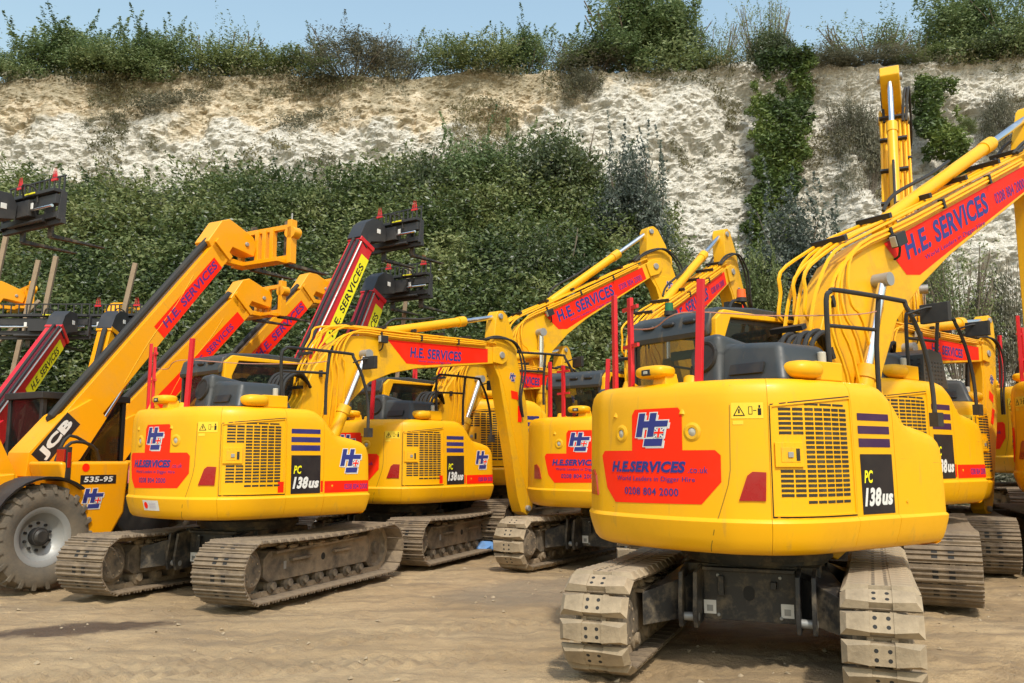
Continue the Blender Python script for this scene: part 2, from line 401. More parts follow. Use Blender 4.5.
PROF = [(.93,.13),(.945,.085),(.98,.055),(1.05,.03),(1.13,.008),(1.172,.0),(1.19,.012),(1.2,.022),(1.5,.024),(1.8,.03),(2.05,.034),(2.13,.040),(2.19,.054),(2.228,.080),(2.248,.115),(2.255,.17)]
def Htop(s_):   # top height of the shell along s
    u = float(np.interp(s_, sarr, OUT[:,0])) if s_ > 1.5 else -1
    if s_ > 3.35: return 1.80
    return float(np.interp(u, [-1,.08,.2,.32,.42,.52,.75,.92,1.0,1.05], [2.255,2.255,2.23,2.15,2.02,1.94,1.90,1.86,1.80,1.74]))
def surf(s_, z, off=0.0):
    u = np.interp(s_, sarr, OUT[:,0]); v = np.interp(s_, sarr, OUT[:,1])
    nx = np.interp(s_, sarr, NRM[:,0]); ny = np.interp(s_, sarr, NRM[:,1])
    T = Htop(s_); zn = z if z <= ZC else ZC+(z-ZC)*(ZT-ZC)/(T-ZC)
    ins = np.interp(zn, [p[0] for p in PROF], [p[1] for p in PROF])
    d = off-ins
    return (u+nx*d, v+ny*d, z)
def sweep(mb, s0, s1, mat, zmin=ZB, zmax=ZT, step=.05):
    ss = [s0+(s1-s0)*i/max(1, math.ceil((s1-s0)/step)) for i in range(max(1, math.ceil((s1-s0)/step))+1)]
    rows = []
    for s_ in ss:
        T = Htop(s_); row = []
        for z, ins in PROF:
            if z < zmin-1e-6 or z > zmax+1e-6: continue
            zr = z if z <= ZC else ZC+(z-ZC)*(T-ZC)/(ZT-ZC)
            row.append(surf(s_, zr))
        p = surf(s_, row[-1][2], -.20); q = surf(s_, row[0][2], -.20)
        rows.append(row+[(p[0],p[1],row[-1][2]-.0), (q[0],q[1],row[0][2])])
    n = len(rows[0]); vs = [v for r in rows for v in r]; fs = []
    for i in range(len(rows)-1):
        for j in range(n):
            fs.append((i*n+j, i*n+(j+1)%n, (i+1)*n+(j+1)%n, (i+1)*n+j)[::-1])
    fs += [tuple(range(n))[::1], tuple(range((len(rows)-1)*n, len(rows)*n))[::-1]]
    mb.add(vs, fs, mat)
def quadbox(mb, f, x0, y0, x1, y1, o0, o1, m, nx=1):   # raised slab on a surface
    for i in range(nx):
        a = x0+(x1-x0)*i/nx; b_ = x0+(x1-x0)*(i+1)/nx
        vs = [f(a,y0,o0),f(b_,y0,o0),f(b_,y1,o0),f(a,y1,o0),f(a,y0,o1),f(b_,y0,o1),f(b_,y1,o1),f(a,y1,o1)]
        mb.add(vs, [(0,3,2,1),(4,5,6,7),(0,1,5,4),(1,2,6,5),(2,3,7,6),(3,0,4,7)], m)

def b_counterweight(mb):
    sweep(mb, -1.72, 1.1325, 'yellow')
    ln = [(.85,2.20),(.84,1.56),(.82,1.45),(.66,1.0),(.64,.945)]
    for (a, z0), (b_, z1) in zip(ln[:-1], ln[1:]):
        for k in range(4):
            p = (a+(b_-a)*k/4, z0+(z1-z0)*k/4); q = (a+(b_-a)*(k+1)/4, z0+(z1-z0)*(k+1)/4)
            mb.add([surf(p[0]-.004,p[1],.0015),surf(p[0]+.004,p[1],.0015),surf(q[0]+.004,q[1],.0015),surf(q[0]-.004,q[1],.0015)], [(0,1,2,3)[::-1]], 'yellow_dark')
    # raised knuckles under the guard rails
    for s0 in (-.30, .44):
        x, y, z = surf(s0, 2.2, 0)
        n = Vector((x, y, 0)).normalized()
        mb.cyl(Vector(surf(s0, 1.98, -.01)), Vector(surf(s0, 2.27, -.045)), .03, .075, 14, 'yellow')
def b_lampring(s0):
    def g(mb):
        p = Vector(surf(s0, 1.85, 0)); n = (Vector(surf(s0, 1.85, .1))-p).normalized()
        a = p-n*.01
        M = Matrix.Translation(a) @ n.to_track_quat('Z', 'Y').to_matrix().to_4x4()
        mb.lathe([(.0,.006),(.035,.01),(.036,.02),(.055,.022),(.075,.012),(.078,0)], M, 'yellow_worn', 20)
        mb.lathe([(.0,.02),(.028,.016),(.036,.010)], M, 'lens', 16)
    return g
def b_reflector(s0, s1, mirror=False):
    def g(mb):
        a = (s1-s0)
        pts = [(s0,1.335),(s1-.01,1.335),(s1,1.545),(s1-.10,1.55),(s0+a*.32,1.52)] if not mirror else [(s0,1.335),(s1,1.335),(s1-.06,1.5),(s0+.08,1.55),(s0,1.54)]
        d = Decal(surf); d.base = .006
        n = len(pts); vs = [surf(x,y,-.005) for x,y in pts]+[surf(x,y,.013) for x,y in pts]
        mb.add(vs, [tuple(range(n,2*n))]+[(i,(i+1)%n,(i+1)%n+n,i+n) for i in range(n)], 'lamp_red')
    return g
def d_rear(full=True):
    def g(mb):
        d = Decal(surf)
        d.poly([(-.08,1.7),(.44,1.7),(.44,2.0),(.405,2.045),(-.045,2.045),(-.08,2.0)], 'decal_orange' )
        d.poly([(-.5,1.67),(-.46,1.71),(.72,1.71),(.765,1.67),(.765,1.47),(.60,1.30),(-.30,1.285),(-.42,1.4)], 'decal_orange')
        d.logo(-.045, 1.745, .34, .265)
        d.text('H.E.SERVICES', -.34, 1.535, .47, 1.625, 'decal_blue', 2, .05, .2)
        d.text('.co.uk', .49, 1.535, .66, 1.585, 'decal_blue', 2, .005)
        d.text('World Leaders in Digger Hire', -.27, 1.455, .55, 1.505, 'decal_blue', 2, .008)
        d.text('0208 804 2000', -.17, 1.355, .40, 1.415, 'decal_blue', 2, .012)
        mb.v, mb.f, mb.m, mb.mats = d.mb.v, d.mb.f, d.mb.m, d.mb.mats
    return g
def copy_mb(mb, d): mb.v, mb.f, mb.m, mb.mats = d.mb.v, d.mb.f, d.mb.m, d.mb.mats
def d_warn(mb):
    d = Decal(surf)
    d.rect(.86,1.945,1.10,2.065,'label_yellow'); d.rect(.87,1.90,.95,1.93,'label_yellow')
    d.poly([(.875,1.965),(.965,1.965),(.92,2.045)],'label_black',1); d.poly([(.888,1.972),(.952,1.972),(.92,2.03)],'label_yellow',2)
    d.rect(.914,1.985,.926,2.015,'label_black',3)
    d.rect(.99,1.975,1.02,2.035,'label_black',1); d.rect(.995,1.98,1.015,2.03,'label_yellow',2)
    d.rect(1.025,2.003,1.05,2.008,'label_black',1); d.rect(1.06,1.97,1.085,2.02,'label_black',1); d.rect(1.066,2.025,1.079,2.045,'label_black',1)
    copy_mb(mb, d)
def d_sticker(mb):
    d = Decal(surf); d.rect(-.02,1.03,.30,1.15,'white'); 
    d.poly([(.0+.045+.04*cos(t),1.09+.04*sin(t)) for t in np.linspace(0,2*pi,13)[:-1]],'decal_red',1)
    for i in range(4): d.rect(.11,1.06+i*.018,.25,1.067+i*.018,'label_pale',1)
    copy_mb(mb, d)
def b_door(mb):
    s0, s1 = 1.1355, 1.9785
    sweep(mb, s0, s1, 'yellow')
    # raised door leaf outline and louvre
    F = surf
    z0, z1 = 1.235, 2.10
    g = 'slot_dark'
    def slot(a, c, b_, d): quadbox(mb, F, a, c, b_, d, .001, .004, g, max(1, int((b_-a)/.12)))
    xs = [1.43,1.525,1.62,1.715,1.81,1.905]
    for r in range(19):
        z = 1.365+r*.0355
        for i in range(5): slot(xs[i]+.008, z, xs[i+1]-.008, z+.021)
        if z > 1.80 or z < 1.56:
            for a in ((1.215,1.315),(1.33,1.418)): slot(a[0], z, a[1], z+.021)
    for i in range(3): slot([1.43,1.58,1.73][i]+.01, 2.045, [1.58,1.73,1.88][i]-.01, 2.06)
    for i in range(5): slot(xs[i]+.005, 1.315, xs[i+1]-.01, 1.335)
    # leaf frame: thin raised lip all round
    for (a, c, b_, d) in ((1.15,z0,1.162,2.03),(1.95,z0-.01,1.962,2.11),):
        quadbox(mb, F, a, c, b_, d, -.002, .012, 'yellow')
    quadbox(mb, F, 1.15, z0-.012, 1.962, z0, -.002, .012, 'yellow', 8)
    n = 8
    for i in range(n):
        a = 1.15+.812*i/n; b_ = 1.15+.812*(i+1)/n
        za = 2.03+.08*i/n; zb = 2.03+.08*(i+1)/n
        vs = [F(a,za,-.002),F(b_,zb,-.002),F(b_,zb+.012,-.002),F(a,za+.012,-.002),F(a,za,.012),F(b_,zb,.012),F(b_,zb+.012,.012),F(a,za+.012,.012)]
        mb.add(vs, [(0,3,2,1),(4,5,6,7),(0,1,5,4),(1,2,6,5),(2,3,7,6),(3,0,4,7)], 'yellow')
        mb.add([F(a,za+.013,.0015),F(b_,zb+.013,.0015),F(b_,zb+.023,.0015),F(a,za+.023,.0015)], [(0,1,2,3)], 'slot_dark')
    quadbox(mb, F, 1.142, z0-.02, 1.15, 2.04, -.0015, .002, 'slot_dark'); quadbox(mb, F, 1.142, z0-.024, 1.974, z0-.013, -.0015, .002, 'slot_dark', 8); quadbox(mb, F, 1.963, z0-.02, 1.972, 2.125, -.0015, .002, 'slot_dark')
def b_latch(mb):
    F = surf
    quadbox(mb, F, 1.175, 1.585, 1.40, 1.765, -.002, .020, 'yellow', 3)
    quadbox(mb, F, 1.22, 1.62, 1.37, 1.73, .0205, .023, 'yellow_worn', 2)
    quadbox(mb, F, 1.335, 1.63, 1.365, 1.72, .023, .026, 'slot_dark')
    quadbox(mb, F, 1.27, 1.655, 1.31, 1.695, .023, .032, 'grey_metal')
def b_side(mb): sweep(mb, 1.982, 2.528, 'yellow')
def d_stripe(i, col):
    def g(mb):
        d = Decal(surf); d.rect(2.045, 1.735+i*.105, 2.47, 1.803+i*.099, col); copy_mb(mb, d)
    return g
def d_model(mb):
    d = Decal(surf)
    d.rect(2.05,1.215,2.48,1.68,'label_black')
    d.text('PC',2.085,1.455,2.20,1.555,'sign_yellow',1,.03,.2)
    d.text('138',2.075,1.275,2.30,1.42,'white',1,.048,.25)
    d.text('us',2.305,1.28,2.46,1.37,'white',1,.048,.25)
    copy_mb(mb, d)
def d_red(a, b_):
    def g(mb):
        d = Decal(surf); d.rect(a,1.228,b_,1.365,'decal_red'); copy_mb(mb, d)
    return g
def b_tank(mb):
    sweep(mb, 2.533, 3.95, 'yellow')
    for z in (1.30, 1.95): 
        p = Vector(surf(2.66, z, 0)); mb.cyl(p, p+Vector((0,-.008,0)), .013, None, 10, 'yellow_worn')
def d_tank(mb):
    d = Decal(surf)
    d.rect(2.545,1.215,3.26,1.36,'decal_red'); d.text('0208 804 2000',2.85,1.25,3.22,1.32,'decal_purple',1,.02)
    d.poly([(2.63+.045*cos(t),1.29+.045*sin(t)) for t in np.linspace(0,2*pi,15)[:-1]],'decal_orange',1)
    copy_mb(mb, d)
def d_tlogo(mb):
    d = Decal(surf); d.logo(2.76,1.46,.33,.30,1); copy_mb(mb, d)
def b_deck(mb):
    # filled deck behind the shells
    poly = [(OUT[i][0]*.86, OUT[i][1]*.86) for i in range(0, len(OUT), 3)]
    n = len(poly)
    vs = [(x,y,.965) for x,y in poly]+[(x,y,1.12) for x,y in poly]
    mb.add(vs, [tuple(range(n)), tuple(range(2*n-1,n-1,-1))]+[(i,i+n,(i+1)%n+n,(i+1)%n) for i in range(n)], 'black_steel')
    mb.box((.55,.25,1.05),(1.6,1.4,.16),'black_steel')
def b_top(mb):
    poly = [(OUT[i][0]*.80, OUT[i][1]*.80) for i in range(0, len(OUT)-22, 3)]+[(.15,-.95),(.15,.9)]
    n = len(poly)
    for z0, z1, m in ((1.13,2.20,'black'),(2.205,2.245,'yellow')):
        vs = [(x,y,z0) for x,y in poly]+[(x,y,z1) for x,y in poly]
        mb.add(vs, [tuple(range(n)), tuple(range(2*n-1,n-1,-1))]+[(i,i+n,(i+1)%n+n,(i+1)%n) for i in range(n)], m)
    mb.box((.5,-.75,1.45),(.7,.6,.7),'black')
def b_cab(mb):
    Y = 'yellow'; x0, x1 = -.45, 1.05; y0, y1 = .02, 1.13
    # pillars
    mb.prism([(x0,2.05),(x0+.13,2.05),(x0+.13,2.72),(x0+.22,2.92),(1.0,2.945),(1.0,2.97),(x0+.13,2.99),(x0+.02,2.90)], y0-.012, y0+.10, Y)
    mb.prism([(x0,2.05),(x0+.10,2.05),(x0+.10,2.72),(x0+.20,2.90),(1.0,2.90),(1.0,2.97),(x0+.13,2.99),(x0+.02,2.90)], y1-.05, y1+.012, Y)
    for y in (y0+.04, y1-.04): mb.box((x1-.04,y,2.2),(.07,.07,1.45),'black')
    mb.box((.3,.575,1.55),(1.5,1.1,1.0),'black'); mb.box((.35,y1-.02,1.75),(1.35,.05,.95),Y)
    mb.box((x0+.02,.575,2.14),(.04,1.0,.2),'black')
def b_roof(mb):
    mb.prism([(-.47,2.73),(-.49,2.79),(-.44,2.96),(-.33,3.02),(.2,3.06),(.9,3.04),(1.1,2.97),(1.12,2.88),(.6,2.88),(-.3,2.86)], .06, 1.12, 'hood_grey')
    for i in range(3): mb.box((-.465,.3+.27*i,2.90),(.05,.16,.05),'black')
def b_rwin(mb):
    mb.box((-.445,.58,2.48),(.012,.98,.60),'glass')
def b_swin(mb):
    mb.box((.33,.035,2.48),(1.34,.012,.80),'glass')
def b_fwin(mb): mb.box((1.06,.575,2.35),(.012,1.0,1.1),'glass')
def b_wframe(mb):
    for y in (.10, 1.06): mb.box((-.448,y,2.48),(.03,.045,.64),'black')
    mb.box((-.448,.58,2.79),(.03,.98,.05),'black'); mb.box((-.448,.58,2.20),(.03,.98,.06),'black')
    mb.box((-.43,.42,2.60),(.01,.32,.085),'screen_green')
def b_seat(mb):
    mb.box((.15,.6,2.2),(.14,.48,.75),'inner'); mb.box((.32,.6,1.95),(.5,.5,.14),'inner'); mb.box((.14,.6,2.66),(.10,.26,.18),'inner')
    mb.box((-.2,.85,2.4),(.06,.14,.45),'label_yellow')
def b_hood(mb):
    c = 'hood_grey'
    mb.add([(-.86,-.20,2.22),(-.86,-1.04,2.22),(-.05,-1.04,2.22),(-.05,-.20,2.22),(-.78,-.24,2.61),(-.74,-.92,2.56),(-.18,-.92,2.56),(-.18,-.24,2.61)],
        [(0,3,2,1)[::-1],(4,5,6,7)[::-1],(0,1,5,4)[::-1],(1,2,6,5)[::-1],(2,3,7,6)[::-1],(3,0,4,7)[::-1]], c)
    mb.add([(-.92,-.08,2.22),(-.92,-.44,2.22),(-.1,-.48,2.22),(-.1,-.06,2.22),(-.82,-.10,2.68),(-.82,-.36,2.70),(-.3,-.40,2.60),(-.3,-.08,2.60)],
        [(0,3,2,1)[::-1],(4,5,6,7)[::-1],(0,1,5,4)[::-1],(1,2,6,5)[::-1],(2,3,7,6)[::-1],(3,0,4,7)[::-1]], c)
def b_scoop(mb):
    M = Matrix.Translation((-.868,-.25,2.49)) @ Matrix.Rotation(-pi/2+.22, 4, 'Y')
    mb.lathe([(.0,.012),(.105,.012),(.11,.018),(.13,.024),(.14,.0)], M, 'inner', 24)
def b_vent(mb): mb.box((0,0,0),(.015,.34,.09),'black',Matrix.Translation((-.835,-.66,2.36)) @ yrot(.35))
def b_perf(mb):
    mb.prism([(-.05,2.2),(-.05,2.55),(.12,2.62),(.38,2.58),(.5,2.2)], -1.08, -.5, 'hood_grey')
    for i in range(6):
        for j in range(7): mb.box((-.052,-.55-.08*j,2.25+.05*i),(.006,.035,.022),'black'); mb.box((.0+.07*j,-1.082,2.25+.045*i),(.035,.006,.02),'black') if j<6 else None
def b_housing(mb):
    mb.ell((-1.25,-.05,2.355),(.12,.17,.055),'yellow',3); mb.box((-1.2,-.12,2.28),(.16,.16,.12),'yellow',None,.8)
    mb.box((-1.362,-.06,2.345),(.02,.10,.05),'black'); mb.box((-1.370,-.06,2.345),(.012,.05,.026),'lens')
def b_housing2(mb):
    mb.ell((-.62,-1.02,2.33),(.17,.14,.075),'yellow',2.6); mb.box((-.36,-.98,2.33),(.34,.22,.15),'yellow')
    mb.cyl((-.30,-.98,2.40),(-.30,-.98,2.50),.035,None,12,'lens')
def b_handrail(mb):
    r = .021
    mb.tube([(-.21,-1.0,2.2),(-.23,-1.0,2.55),(-.26,-1.02,2.92),(-.20,-1.02,3.0),(-.1,-1.03,3.02),(.74,-1.05,3.02),(.82,-1.06,2.98),(.95,-1.10,2.72),(1.03,-1.13,2.35),(1.02,-1.15,1.95)], r, 'black', 8, 3)
    mb.tube([(.44,-1.0,2.2),(.44,-1.0,2.6),(.46,-1.03,3.01)], r, 'black', 8, 2)
    mb.tube([(-.24,-1.0,2.72),(.44,-1.0,2.74)], r*.8, 'black', 8, 1)
    mb.box((1.02,-1.16,1.98),(.09,.08,.12),'black')
def b_post(w, d, z1):
    def g(mb): mb.box((0,0,(2.16+z1)/2),(d,w,z1-2.16),'red')
    return g
def b_rungs(mb):
    mb.box((0,0,2.60),(.022,.28,.03),'red')
def b_mirror(mb):
    mb.tube([(.8,-1.08,2.9),(.9,-1.2,2.95),(.95,-1.25,2.95)], .012, 'black', 6, 2); mb.box((.95,-1.25,2.90),(.05,.26,.17),'black')
def b_hoses(mb):
    for i in range(7):
        y = -.62+.062*i
        mb.tube([(.30,y,2.05),(.05-.03*(i%3),y-.03,2.38),(.08,y,2.64+.03*(i%3)),(.34,y+.05,2.76+.02*(i%2)),(.62,y*.4-.15,2.60+.03*i)], .022, 'rubber', 8, 5)
def b_fill(mb): # low cover in front of engine
    mb.box((.45,-.72,2.0),(.5,.5,.3),'black')
def b_swing(mb):
    mb.cyl((0,0,.76),(0,0,.97),.60,None,36,'black_steel'); mb.cyl((0,0,.80),(0,0,.86),.64,None,36,'black_steel')
def b_carbody(mb):
    m = 'black_steel'
    mb.box((0,0,.55),(1.15,1.2,.42),m,None,.92)
    for sx in (-1, 1):
        for sy in (-1, 1):
            vs = []
            p0 = [(sx*.55,sy*.30),(sx*.15,sy*.58)]; p1 = [(sx*1.02,sy*.80),(sx*.62,sy*.80)]
            a = [(p0[0][0],p0[0][1],.36),(p0[1][0],p0[1][1],.36),(p0[1][0],p0[1][1],.74),(p0[0][0],p0[0][1],.74)]
            c_ = [(p1[0][0],p1[0][1],.30),(p1[1][0],p1[1][1],.30),(p1[1][0],p1[1][1],.56),(p1[0][0],p1[0][1],.56)]
            mb.add(a+c_, [(0,1,2,3),(4,7,6,5),(0,4,5,1),(1,5,6,2),(2,6,7,3),(3,7,4,0)], m)
    for y in (-.52,-.40,.40,.52):
        mb.prism([(-.58,.30),(-.86,.28),(-.90,.40),(-.84,.72),(-.58,.76)], y-.018, y+.018, m)
    mb.box((-.60,0,.52),(.06,.74,.40),m)
    mb.box((-.66,.22,.60),(.05,.05,.16),m); mb.box((-.66,-.2,.62),(.06,.05,.06),m); mb.box((-.64,0,.735),(.10,.74,.03),m)
    for y in (-.46,.46): mb.cyl((-.80,y-.08,.36),(-.80,y+.08,.36),.035,None,12,'grey_metal')
    for y in (-.25,.25):
        for z in (.36,.68): mb.cyl((-.63,y,z),(-.645,y,z),.016,None,8,'grey_metal')
def b_plate(mb):
    mb.box((-.634,0,.42),(.004,.10,.11),'white'); mb.box((-.637,0,.41),(.003,.05,.05),'grey_metal')
def b_slot(mb):
    mb.prism([(.045*cos(t)+0, .56+.03*(sin(t) > 0)+.045*sin(t)-.03) for t in np.linspace(0,2*pi,25)[:-1]], -.003, .003, 'inner', Matrix.Translation((-.633,0,0)) @ Matrix.Rotation(pi/2, 4, 'Z'))
def b_frame(mb): # side frame centred on y=0
    m = 'frame_mud'
    mb.prism([(-1.05,.24),(1.10,.24),(1.18,.30),(1.18,.52),(1.05,.60),(-1.05,.58),(-1.15,.50),(-1.15,.30)], -.13, .13, m)
    mb.prism([(-1.0,.555),(1.0,.575),(1.0,.60),(-1.0,.585)], -.2, .2, m)
    mb.box((-.45,-.155,.455),(.42,.05,.03),m); mb.box((.45,-.155,.465),(.42,.05,.03),m); mb.box((-.45,.155,.455),(.42,.05,.03),m)
    mb.cyl((.05,-.128,.42),(.05,-.134,.42),.045,None,14,'inner')
    mb.box((-.75,-.134,.40),(.05,.006,.09),'grey_metal')
    rr = random.Random(3)
    for k in range(46):      # dried mud lying on the frame and rollers
        x = rr.uniform(-1.05,1.05); mb.ell((x, rr.choice((-1,1))*rr.uniform(.10,.17), .60+rr.uniform(-.01,.02)),(rr.uniform(.04,.10),rr.uniform(.03,.06),rr.uniform(.015,.04)),'mud',2,7,5)
def b_sprocket(mb):
    M = Matrix.Rotation(pi/2, 4, 'X')
    mb.lathe([(0,.19),(.16,.19),(.20,.16),(.22,.10),(.28,.09),(.285,.04),(.285,-.04),(.28,-.09),(.22,-.10),(.20,-.16),(.16,-.19),(0,-.19)], M, 'frame_mud', 28)
    for i in range(21):
        t = 2*pi*i/21; mb.box((0,0,.30),(.06,.05,.05),'frame_mud',Matrix.Rotation(t,4,'Y'))
    for i in range(8):
        t = 2*pi*i/8
        for y in (-.192,.192): mb.cyl((.12*cos(t),y,.12*sin(t)),(.12*cos(t),y*1.03,.12*sin(t)),.012,None,6,'mud')
def b_idler(mb):
    M = Matrix.Rotation(pi/2, 4, 'X')
    mb.lathe([(0,.10),(.08,.10),(.09,.06),(.22,.05),(.26,.09),(.285,.07),(.285,-.07),(.26,-.09),(.22,-.05),(.09,-.06),(.08,-.10),(0,-.10)], M, 'frame_mud', 28)
def b_roller(mb):
    M = Matrix.Rotation(pi/2, 4, 'X')
    mb.lathe([(0,.15),(.045,.15),(.05,.12),(.085,.11),(.09,.06),(.065,.05),(.065,-.05),(.09,-.06),(.085,-.11),(.05,-.12),(.045,-.15),(0,-.15)], M, 'frame_mud', 14)
def b_shoe_pad(w):
    def g(mb): # outer surface +z, x along travel
        h = w/2; a = .082
        mb.box((0,0,.008),(.150,w*.98,.016),'shoe_steel')
        # bevelled rubber block: two ends and a lower bolted middle
        c1 = .045
        for sy in (-1, 1):
            y0 = sy*h; y1 = sy*.075
            lo = [(-.080,y0,.016),(.080,y0,.016),(.080,y1,.016),(-.080,y1,.016)]
            hi = [(-.052,y0-sy*.040,.066),(.052,y0-sy*.040,.066),(.070,y1,.070),(-.070,y1,.070)]
            f = [(4,5,6,7),(0,1,5,4),(1,2,6,5),(2,3,7,6),(3,0,4,7)]
            if sy > 0: f = [t[::-1] for t in f]
            mb.add(lo+hi, [t[::-1] for t in f], 'pad')
        mb.box((0,0,.040),(.136,.150,.050),'pad')
        for x in (-.03,.03):
            for y in (-.042,.042): mb.cyl((x,y,.0652),(x,y,.0662),.0145,None,10,'inner')
    return g
def b_shoe_steel(w):
    def g(mb):
        mb.prism([(-.088,.0),(.080,.0),(.082,.012),(.052,.014),(.046,.032),(.034,.032),(.030,.014),(.006,.014),(.0,.034),(-.012,.034),(-.016,.014),(-.046,.014),(-.052,.034),(-.066,.034),(-.074,.010),(-.088,.008)], -w/2, w/2, 'shoe_steel')
        for x in (-.03,.022):
            for y in (-.07,.07): mb.box((x,y,.0165),(.03,.05,.006),'inner')
    return g
def b_link(mb):
    for y in (-.075,.075):
        mb.prism([(-.095,-.062),(.095,-.062),(.095,-.018),(.08,-.002),(-.08,-.002),(-.095,-.018)], y-.02, y+.02, 'mud')
    mb.cyl((.0875,-.10,-.038),(.0875,.10,-.038),.022,None,8,'mud')
# belt path
HL_, RP, ZC0 = 1.43, .315, .395
def belt(n=44):
    segs = []; L1 = 2*HL_; La = pi*RP; T = 2*L1+2*La; out = []
    for i in range(n):
        d = T*(i+.3)/n
        if d < L1: x = -HL_+d; p = (x, ZC0-RP); a = pi              # bottom, outer normal down
        elif d < L1+La: t = (d-L1)/RP; p = (HL_+RP*sin(t), ZC0-RP*cos(t)); a = pi-t
        elif d < 2*L1+La: k = d-L1-La; x = HL_-k; p = (x, ZC0+RP-.035*sin(pi*k/L1)); a = 0
        else: t = (d-2*L1-La)/RP; p = (-HL_-RP*sin(t), ZC0+RP*cos(t)); a = -t
        out.append((p, a))
    return out
BELT = belt()
def yrot(a): return Matrix.Rotation(a, 4, 'Y')

# boom geometry in machine coords of the resting pose, foot at origin
FOOT = Vector((.35, -.2, 1.5)); TIP0 = Vector((4.5-.35, 0, 3.38-1.5))
def r2(pts, ox, oz): return [(x-ox, z-oz) for x, z in pts]
BOOM = r2([(.22,1.45),(.30,1.36),(.46,1.37),(.80,1.72),(1.33,2.42),(1.68,2.74),(2.1,2.90),(2.6,3.01),(4.23,3.21),(4.55,3.25),(4.62,3.33),(4.60,3.44),(4.45,3.51),(4.22,3.50),(1.61,3.43),(1.30,3.38),(1.02,3.22),(.72,2.90),(.45,2.3)], .35, 1.5)
ARM = [(-.07,.70),(-.02,.77),(.10,.79),(.20,.72),(.36,.40),(.46,0),(.71,-.78),(.90,-2.40),(.86,-2.62),(.72,-2.72),(.58,-2.66),(.47,-2.4),(.31,-1.62),(.0,-.40),(-.14,-.18),(-.13,.0),(-.13,.30)]
def b_boom(mb):
    mb.prism(BOOM, -.145, .145, 'yellow_worn')
    mb.prism(r2([(4.30,3.24),(4.52,3.22),(4.66,3.30),(4.66,3.44),(4.5,3.52),(4.3,3.50)],.35,1.5), .145, .175, 'yellow_worn'); mb.prism(r2([(4.30,3.24),(4.52,3.22),(4.66,3.30),(4.66,3.44),(4.5,3.52),(4.3,3.50)],.35,1.5), -.175, -.145, 'yellow_worn')
    mb.cyl((TIP0.x,-.2,TIP0.z),(TIP0.x,.2,TIP0.z),.06,None,14,'grey_metal')
    mb.cyl((1.19,-.275,1.63),(1.19,.275,1.63),.05,None,14,'grey_metal')
    mb.cyl((0,-.30,0),(0,.30,0),.07,None,14,'grey_metal')
    for x in (1.62,1.78): mb.box((x,0,1.98),(.05,.12,.16),'yellow_worn')
def b_arm(mb):
    mb.prism(ARM, -.115, .115, 'yellow_worn'); mb.prism([(-.1,-.1),(.3,-.2),(.5,-.9),(.78,-2.3),(.74,-2.4),(.45,-1.6),(.1,-.5)], -.125, .125, 'yellow')
    mb.cyl((.72,-.17,-2.6),(.72,.17,-2.6),.05,None,12,'grey_metal'); mb.cyl((.02,-.15,.68),(.02,.15,.68),.05,None,12,'grey_metal')
    mb.box((.50,0,.2),(.06,.1,.3),'yellow_worn')
def d_boom(side, phone):
    def g(mb):
        def f(x, y, off): return (x, -(.145+off) if side < 0 else .145+off, y)
        d = Decal(f, 9)
        def P(px, pz): return (px-.35, pz-1.5)
        pts = [P(2.0,3.40),P(4.18,3.46),P(4.18,3.235),P(2.75,3.075),P(2.38,3.07)]
        if phone: pts = [P(1.78,3.385),P(4.2,3.465),P(4.2,3.235),P(2.9,3.085),P(2.35,3.02),P(2.12,2.99),P(1.95,3.05)]
        d.poly(pts, 'decal_red')
        def flip(a): return a
        if side < 0:
            if phone: d.text('H.E. SERVICES', 2.02-.35, 3.155-1.5, 3.38-.35, 3.355-1.5, 'decal_blue', 2, .035, .1, .035)
            else: d.text('H.E. SERVICES', 2.45-.35, 3.17-1.5, 3.55-.35, 3.33-1.5, 'decal_blue', 2, .035, .1, .02)
            d.text('World Leaders in Digger Hire', (2.25 if phone else 2.62)-.35, (3.07 if phone else 3.105)-1.5, (3.25 if phone else 3.32)-.35, (3.125 if phone else 3.145)-1.5, 'decal_purple', 2, .01, 0, .03)
            if phone: d.text('0208 804 2000', 3.52-.35, 3.235-1.5, 4.10-.35, 3.345-1.5, 'decal_purple', 2, .02, 0, .02)
        copy_mb(mb, d)
        if side > 0: mb.f = [t[::-1] for t in mb.f]
    return g
def d_arm(mb):
    d = Decal(lambda x, y, off: (x, -.126-off, y), 9)
    d.logo(.24,-.42,.15,.14,1); copy_mb(mb, d)
def d_arm2(mb):
    d = Decal(lambda x, y, off: (x, -.126-off, y), 9); d.poly([(.30,-.72),(.48,-.74),(.46,-.60),(.28,-.58)],'decal_orange')
    d.text('1',.46,-1.12,.56,-.84,'decal_red',1,.05); copy_mb(mb, d)
def pipe_fn(i):
    y = -.14+.056*i; o = .035*(i % 3)
    def g(mb):
        if i % 2: pts = [(.70,y,2.35),(.74+o,y,2.85),(.80,y,3.02+o*.6),(.80-o*.4,y,3.09+o*.5),(.79-o*.5,y,3.15+o*.5),(.84,y,3.26+o),(.90,y,3.41+o),(1.2,y,3.50+o*.5),(1.6,y,3.535+o*.4),(2.4,y,3.55),(4.2,y,3.59),(4.38,y,3.56)]
        else: pts = [(.52,y,2.2),(.58-o*.5,y,2.75),(.76-o*.5,y,3.12),(.95,y,3.34+o),(1.2,y,3.50+o*.5),(1.6,y,3.52+o*.4),(2.4,y,3.54),(4.2,y,3.58),(4.38,y,3.56)]
        mb.tube([(p[0]-.35,p[1],p[2]-1.5) for p in pts], .015, 'yellow', 6, 3)
    return g
